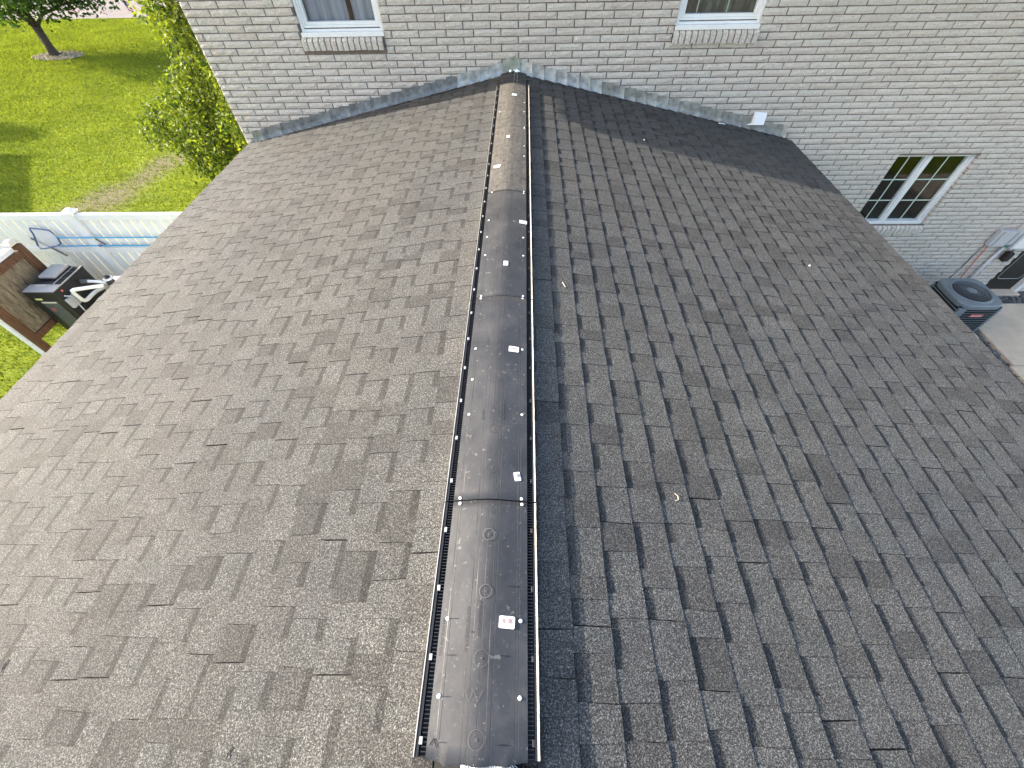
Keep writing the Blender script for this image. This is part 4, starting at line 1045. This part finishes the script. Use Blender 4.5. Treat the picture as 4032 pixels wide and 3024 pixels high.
# pump and pipes
pp = thing('pool_piping', (-6.6, -1.0, -3.36), 'white plumbing pipes looping from the black heater side', 'pipes')
def pipe(pts, r=.028):
    m = MB(); out = []
    for i, p in enumerate(pts):
        p = Vector(p)
        if 0 < i < len(pts)-1:
            a = (Vector(pts[i-1])-p).normalized(); c = (Vector(pts[i+1])-p).normalized(); out += [p+a*.05, p+(a+c)*.015, p+c*.05]
        else: out.append(p)
    m.tube(out, r, 10); return m
pipe([(-6.733, -.75, -2.65), (-6.733, -.92, -2.606), (-6.733, -1.165, -2.606), (-6.733, -1.19, -2.36), (-6.33, -1.05, -2.38)]).obj('pipe', 'pvc', pp, smooth=True)
pipe([(-6.87, -.86, -2.45), (-6.65, -.86, -2.45), (-6.38, -.90, -2.45)], .024).obj('pipe', 'pvc', pp, smooth=True)
m = MB(); m.tube([(-6.862, -.86, -2.45), (-6.75, -.86, -2.45)], .034, 10); m.obj('union', 'greyink', pp)
pm = thing('pool_pump', (-6.3, -.9, -3.36), 'black pool pump valve with white ringed top beside the heater', 'pump')
m = MB(); m.tube([(-6.33, -.89, -2.62), (-6.33, -.89, -2.50), (-6.34, -.88, -2.40)], [.085, .08, .07], 16); m.obj('body', 'heater', pm)
m = MB(); m.tube([(-6.375, -.87, -2.42), (-6.375, -.87, -2.37)], [.068, .062], 16); m.obj('ring', 'pvc', pm)
m = MB(); m.disc((-6.375, -.87, -2.368), .045, .018, 12); m.obj('cap', 'heater', pm)
m = MB(); m.box((-6.395, -.885, -2.35), (-6.355, -.855, -2.325), b=.004); m.obj('knob', 'heater', pm)
m = MB(); m.box((-6.31, -1.07, -3.36), (-6.13, -.86, -2.42), b=.02); m.obj('motor', 'heater', pm)
m = MB(); m.box((-6.24, -1.00, -2.418), (-6.18, -.95, -2.414)); m.obj('label_plate', 'tank', pm)
m = MB(); m.tube([(-6.24, -.88, -2.38), (-5.8, -.85, -2.37)], .034, 10); m.obj('outlet_pipe', 'pvc', pm, smooth=True)
tk = thing('filter_tank', (-6.1, -1.25, -3.36), 'beige round filter tank partly hidden by the roof eave', 'tank')
m = MB(); m.tube([(-6.10, -1.22, -3.36), (-6.10, -1.22, -2.68), (-6.10, -1.22, -2.54), (-6.10, -1.22, -2.47), (-6.10, -1.22, -2.45)], [.155, .155, .14, .09, .03], 20); m.obj('shell', 'tank', tk, smooth=True)
m = MB(); m.tube([(-6.10, -1.22, -2.71), (-6.10, -1.22, -2.68)], .163, 20); m.obj('band', 'greyink', tk)

# ---------------------------------------------------------------- foliage
def leaves(lobes, n, size, mat, name, parent, seed, droop=0.25, flat=0.8, hole=0.0):
    rg = np.random.default_rng(seed); w = np.array([l[3]**2.3 for l in lobes]); w /= w.sum()
    idx = rg.choice(len(lobes), n, p=w); Lb = np.array(lobes)[idx]
    d = rg.normal(size=(n, 3)); d /= np.linalg.norm(d, axis=1)[:, None]
    rad = Lb[:, 3]*(0.35+0.65*rg.random(n)**0.45)*(1+0.22*np.sin(d[:, 0]*7+idx)*np.cos(d[:, 2]*6+idx*2))
    C = Lb[:, :3]+d*rad[:, None]*np.array([1, 1, flat])
    # clumping
    cl = rg.normal(size=(n//9+1, 3))*size*1.4; C += cl[rg.integers(0, len(cl), n)]*0.6
    a = rg.normal(size=(n, 3)); a[:, 2] -= droop; a /= np.linalg.norm(a, axis=1)[:, None]
    b_ = np.cross(a, rg.normal(size=(n, 3))+np.array([0, 0, .8])); b_ /= np.linalg.norm(b_, axis=1)[:, None]
    nn = np.cross(a, b_); s = size*(0.6+0.7*rg.random(n))[:, None]
    V = np.stack([C, C+a*s*.5+b_*s*.27+nn*s*.06, C+a*s, C+a*s*.5-b_*s*.27+nn*s*.06], 1)
    me = bpy.data.meshes.new(name); me.vertices.add(n*4); me.vertices.foreach_set('co', V.ravel()); me.loops.add(n*4); me.loops.foreach_set('vertex_index', np.arange(n*4))
    me.polygons.add(n); me.polygons.foreach_set('loop_start', np.arange(n)*4); me.update(calc_edges=True)
    at = me.attributes.new('tone', 'FLOAT', 'FACE'); at.data.foreach_set('value', np.clip(rg.random(n)*.9+rg.normal(size=n)*.12, 0, 1).astype(np.float32))
    me.materials.append(M[mat]); o = link(name, me, parent); tag(o, kind='stuff'); return o
tree = thing('young_tree', (-19.75, 15.25, -3.28), 'young tree with dark trunk in a stone ringed bed on the lawn', 'tree')
TL = [(-20.42, 15.50, -1.45, .72), (-19.19, 15.50, -1.35, .7), (-17.92, 15.50, -1.5, .55), (-16.95, 15.50, -1.65, .38), (-16.4, 15.50, -1.62, .28), (-19.00, 15.50, -.6, 1.9), (-17.8, 15.50, -.7, 1.3), (-21.2, 15.50, -1.2, 1.3), (-20.6, 15.50, -2.0, .33), (-19.7, 16.6, -.4, 1.6), (-19.3, 13.9, -.7, 1.3), (-18.2, 14.0, -.9, .8), (-17.4, 13.2, -.8, .8), (-18.6, 12.9, -.2, .8), (-19.6, 15.3, .9, 1.7), (-17.6, 17.0, -.8, 1.2)]
leaves(TL, 15000, .17, 'leaf_tree', 'crown', tree, 3)
m = MB(); B0 = (-19.72, 15.25, -3.3)
m.tube([B0, (-19.72, 15.25, -3.1), (-19.70, 15.24, -2.75), (-19.66, 15.25, -2.3)], [.24, .175, .155, .15], 10)
m.tube([(-19.66, 15.25, -2.35), (-20.1, 15.4, -1.9), (-20.7, 15.5, -1.3), (-21.2, 15.6, -.6)], [.12, .10, .07, .03], 7)
m.tube([(-19.66, 15.25, -2.35), (-19.6, 15.2, -1.8), (-19.5, 15.3, -1.0), (-19.6, 15.3, .8)], [.12, .10, .07, .03], 7)
m.tube([(-19.64, 15.25, -2.3), (-19.1, 15.3, -1.95), (-18.2, 15.5, -1.7), (-17.0, 15.5, -1.6)], [.07, .05, .035, .02], 7)
m.tube([(-19.62, 15.2, -2.0), (-19.2, 14.5, -1.5), (-18.3, 14.0, -1.2), (-17.2, 13.5, -1.4)], [.06, .045, .03, .015], 7)
m.obj('trunk', 'bark', tree, smooth=True)
rr = random.Random(4); m = MB()
for k in range(420):
    a = rr.uniform(0, 6.28); q = math.sqrt(rr.random()); x = -19.55+1.05*q*math.cos(a); y = 15.2+.62*q*math.sin(a); s = rr.uniform(.03, .07)
    z = float(ground_z(np.array(x), np.array(y)))+.035
    m.add([(x-s, y, z), (x, y-s, z), (x+s, y, z), (x, y+s, z), (x, y, z+s*.9)], [(0, 1, 4), (1, 2, 4), (2, 3, 4), (3, 0, 4)], rr.random())
tag(m.obj('mulch_ring', 'mulch'), 'pale stone mulch ring around the foot of the young tree', 'mulch', kind='stuff')
shrub = thing('tall_shrub', (-6.9, 4.1, -3.42), 'tall yellow green leafy shrub growing beside the left corner of the brick house', 'shrub')
SLb = [(-6.35,3.60,.06,.34),(-6.02,3.40,-.28,.34),(-5.90,3.40,.03,.28),(-5.81,3.30,-.55,.30),(-6.42,3.60,-.81,.27),(-6.27,3.40,-1.04,.38),(-6.95,3.80,-1.24,.34),(-6.74,3.60,-1.54,.50),(-8.0,4.20,-1.92,.44),(-6.21,3.40,-1.71,.47),(-6.64,3.60,-2.17,.45),(-7.45,4.00,-2.21,.55),(-8.5,4.40,-2.30,.34),(-6.22,3.40,-2.10,.36),(-6.75,3.90,-.22,.18),(-6.2,3.5,.5,.4),(-5.6,3.3,.6,.3),(-7.3,4.0,-2.75,.5),(-6.3,3.4,-2.7,.5),(-5.4,3.0,-1.6,.5),(-5.4,3.0,-2.4,.5),(-5.3,3.1,-.8,.4),(-6.6,3.7,-3.0,.5)]
leaves(SLb, 17000, .088, 'leaf_shrub', 'foliage', shrub, 9, hole=.2)
m = MB(); rr = random.Random(12)
for lb in SLb:
    q = Vector(lb[:3]); p0 = Vector((-6.8+rr.uniform(-.2, .2), 3.9+rr.uniform(-.2, .2), -3.42)); md = (p0+q)/2+Vector((rr.uniform(-.1, .1), rr.uniform(-.1, .1), .15))
    m.tube([p0, md, q, q+Vector((rr.uniform(-.15, .15), rr.uniform(-.15, .15), .2))], [.022, .016, .009, .004], 5)
m.obj('stems', 'bark', shrub)

# flags at the road edge
def flag(x, y, s, label):
    f = thing('small_flag', (x, y, -3.30), label, 'flag', 'small flags along the road edge')
    m = MB(); m.tube([(x, y, -3.33), (x-.02, y, -3.30+.62*s)], .008, 5); m.obj('stick', 'white', f)
    z0 = -3.30+.25*s; wv = [0, .03, -.02, .02, 0]
    for k in range(7):
        m = MB(); V = []
        for i in range(5):
            xx = x+.0+i*.055*s; V += [(xx, y+wv[i], z0+k*.048*s-i*.03), (xx, y+wv[i], z0+(k+1)*.048*s-i*.03)]
        m.add(V, [(2*i, 2*i+2, 2*i+3, 2*i+1) for i in range(4)], .5, 'flagred' if k % 2 == 0 else 'flagwhite'); m.obj('stripe', None, f)
    m = MB(); m.add([(x, y-.035, z0+.15*s), (x+.10*s, y-.02, z0+.14*s), (x+.10*s, y-.02, z0+.335*s-.04), (x, y-.035, z0+.34*s)], [(0, 1, 2, 3)]); m.obj('canton', 'flagblue', f)
flag(-20.6, 22.2, 1.25, 'small striped red white and blue flag at the road edge, nearest the shrub')
flag(-24.0, 22.6, 1.2, 'small striped flag at the road edge behind the young tree branches')

# neighbour's garage and round bush left of the view; their shadows reach the lawn
nb = thing('neighbour_garage', (-20.8, 3.5, -3.4), 'pale neighbouring garage standing outside the left edge, its shadow on the lawn', 'garage')
P1 = Vector((-20.45, 6.95, 0)); ex = Vector((.61, -.79, 0)).normalized(); ey = Vector((-.79, -.61, 0)).normalized()
m = MB(); V = []
for z in (-3.45, -.42):
    for q in (P1, P1+ex*4.0, P1+ex*4.0+ey*6, P1+ey*6): V.append((q.x, q.y, z))
m.add(V, [(0, 1, 5, 4), (1, 2, 6, 5), (2, 3, 7, 6), (3, 0, 4, 7)]); m.obj('wall', 'siding', nb)
m = MB(); V = []
for q in (P1-ex*.05-ey*.05, P1+ex*4.05-ey*.05, P1+ex*4.05+ey*6, P1-ex*.05+ey*6): V.append((q.x, q.y, -.42))
c1 = P1+ex*2+ey*.8; c2 = P1+ex*2+ey*5.2; V += [(c1.x, c1.y, -.05), (c2.x, c2.y, -.05)]
m.add(V, [(0, 1, 4), (1, 2, 5, 4), (2, 3, 5), (3, 0, 4, 5), (3, 2, 1, 0)]); m.obj('roof', 'shingle', nb)
bs = thing('round_bush', (-20.3, 8.1, -3.4), 'round clipped evergreen outside the left edge whose shadow rounds onto the lawn', 'bush')
leaves([(-20.4, 8.15, -1.75, .75), (-20.4, 8.15, -1.2, .55), (-20.4, 8.15, -2.5, .8)], 5000, .12, 'leaf_tree', 'foliage', bs, 19)
m = MB(); m.tube([(-20.4, 8.15, -3.42), (-20.4, 8.15, -1.5)], [.08, .04], 7); m.obj('trunk', 'bark', bs)

# ---------------------------------------------------------------- debris on the roof
def bit(name, pts, r, mat, label, cat='twig'):
    m = MB(); m.tube(pts, r, 5); tag(m.obj(name, mat), label, cat, {'twig': 'small twigs lying on the roof', 'pebble': 'white pebbles on the right roof slope'}.get(cat))
def on(x, y, h=.006): return (x, y, roofz(x)+h)
bit('twig', [on(.795, -5.275), on(.812, -5.268), on(.812, -5.25), on(.80, -5.24)], .0018, 'twigpale', 'curled pale twig on the right roof slope near mid height')
bit('twig', [on(.374, -3.885), on(.39, -3.93)], .0022, 'cream', 'short straight pale splinter on the shingles right of the vent')
bit('twig', [on(-1.975, -5.885), on(-1.980, -5.91), on(-1.972, -5.93)], .0018, 'twigdark', 'dark twig at the far left edge of the lower left slope')
bit('twig', [on(-.80, -6.115), on(-.808, -6.13), on(-.806, -6.142)], .0016, 'twigdark', 'dark twig at the bottom of the left slope near the vent')
bit('paper_scrap', [on(2.61, -.10), on(2.66, -.088), on(2.70, -.09)], .007, 'white', 'white scrap lying in the shaded shingles under the right flashing', 'scrap')
bit('pebble', [on(1.40, -1.232), on(1.412, -1.225)], .009, 'white', 'white pebble at the shadow edge of the right slope', 'pebble')
bit('pebble', [on(2.466, -3.117), on(2.473, -3.112)], .006, 'white', 'tiny white pebble midway down the right slope', 'pebble')
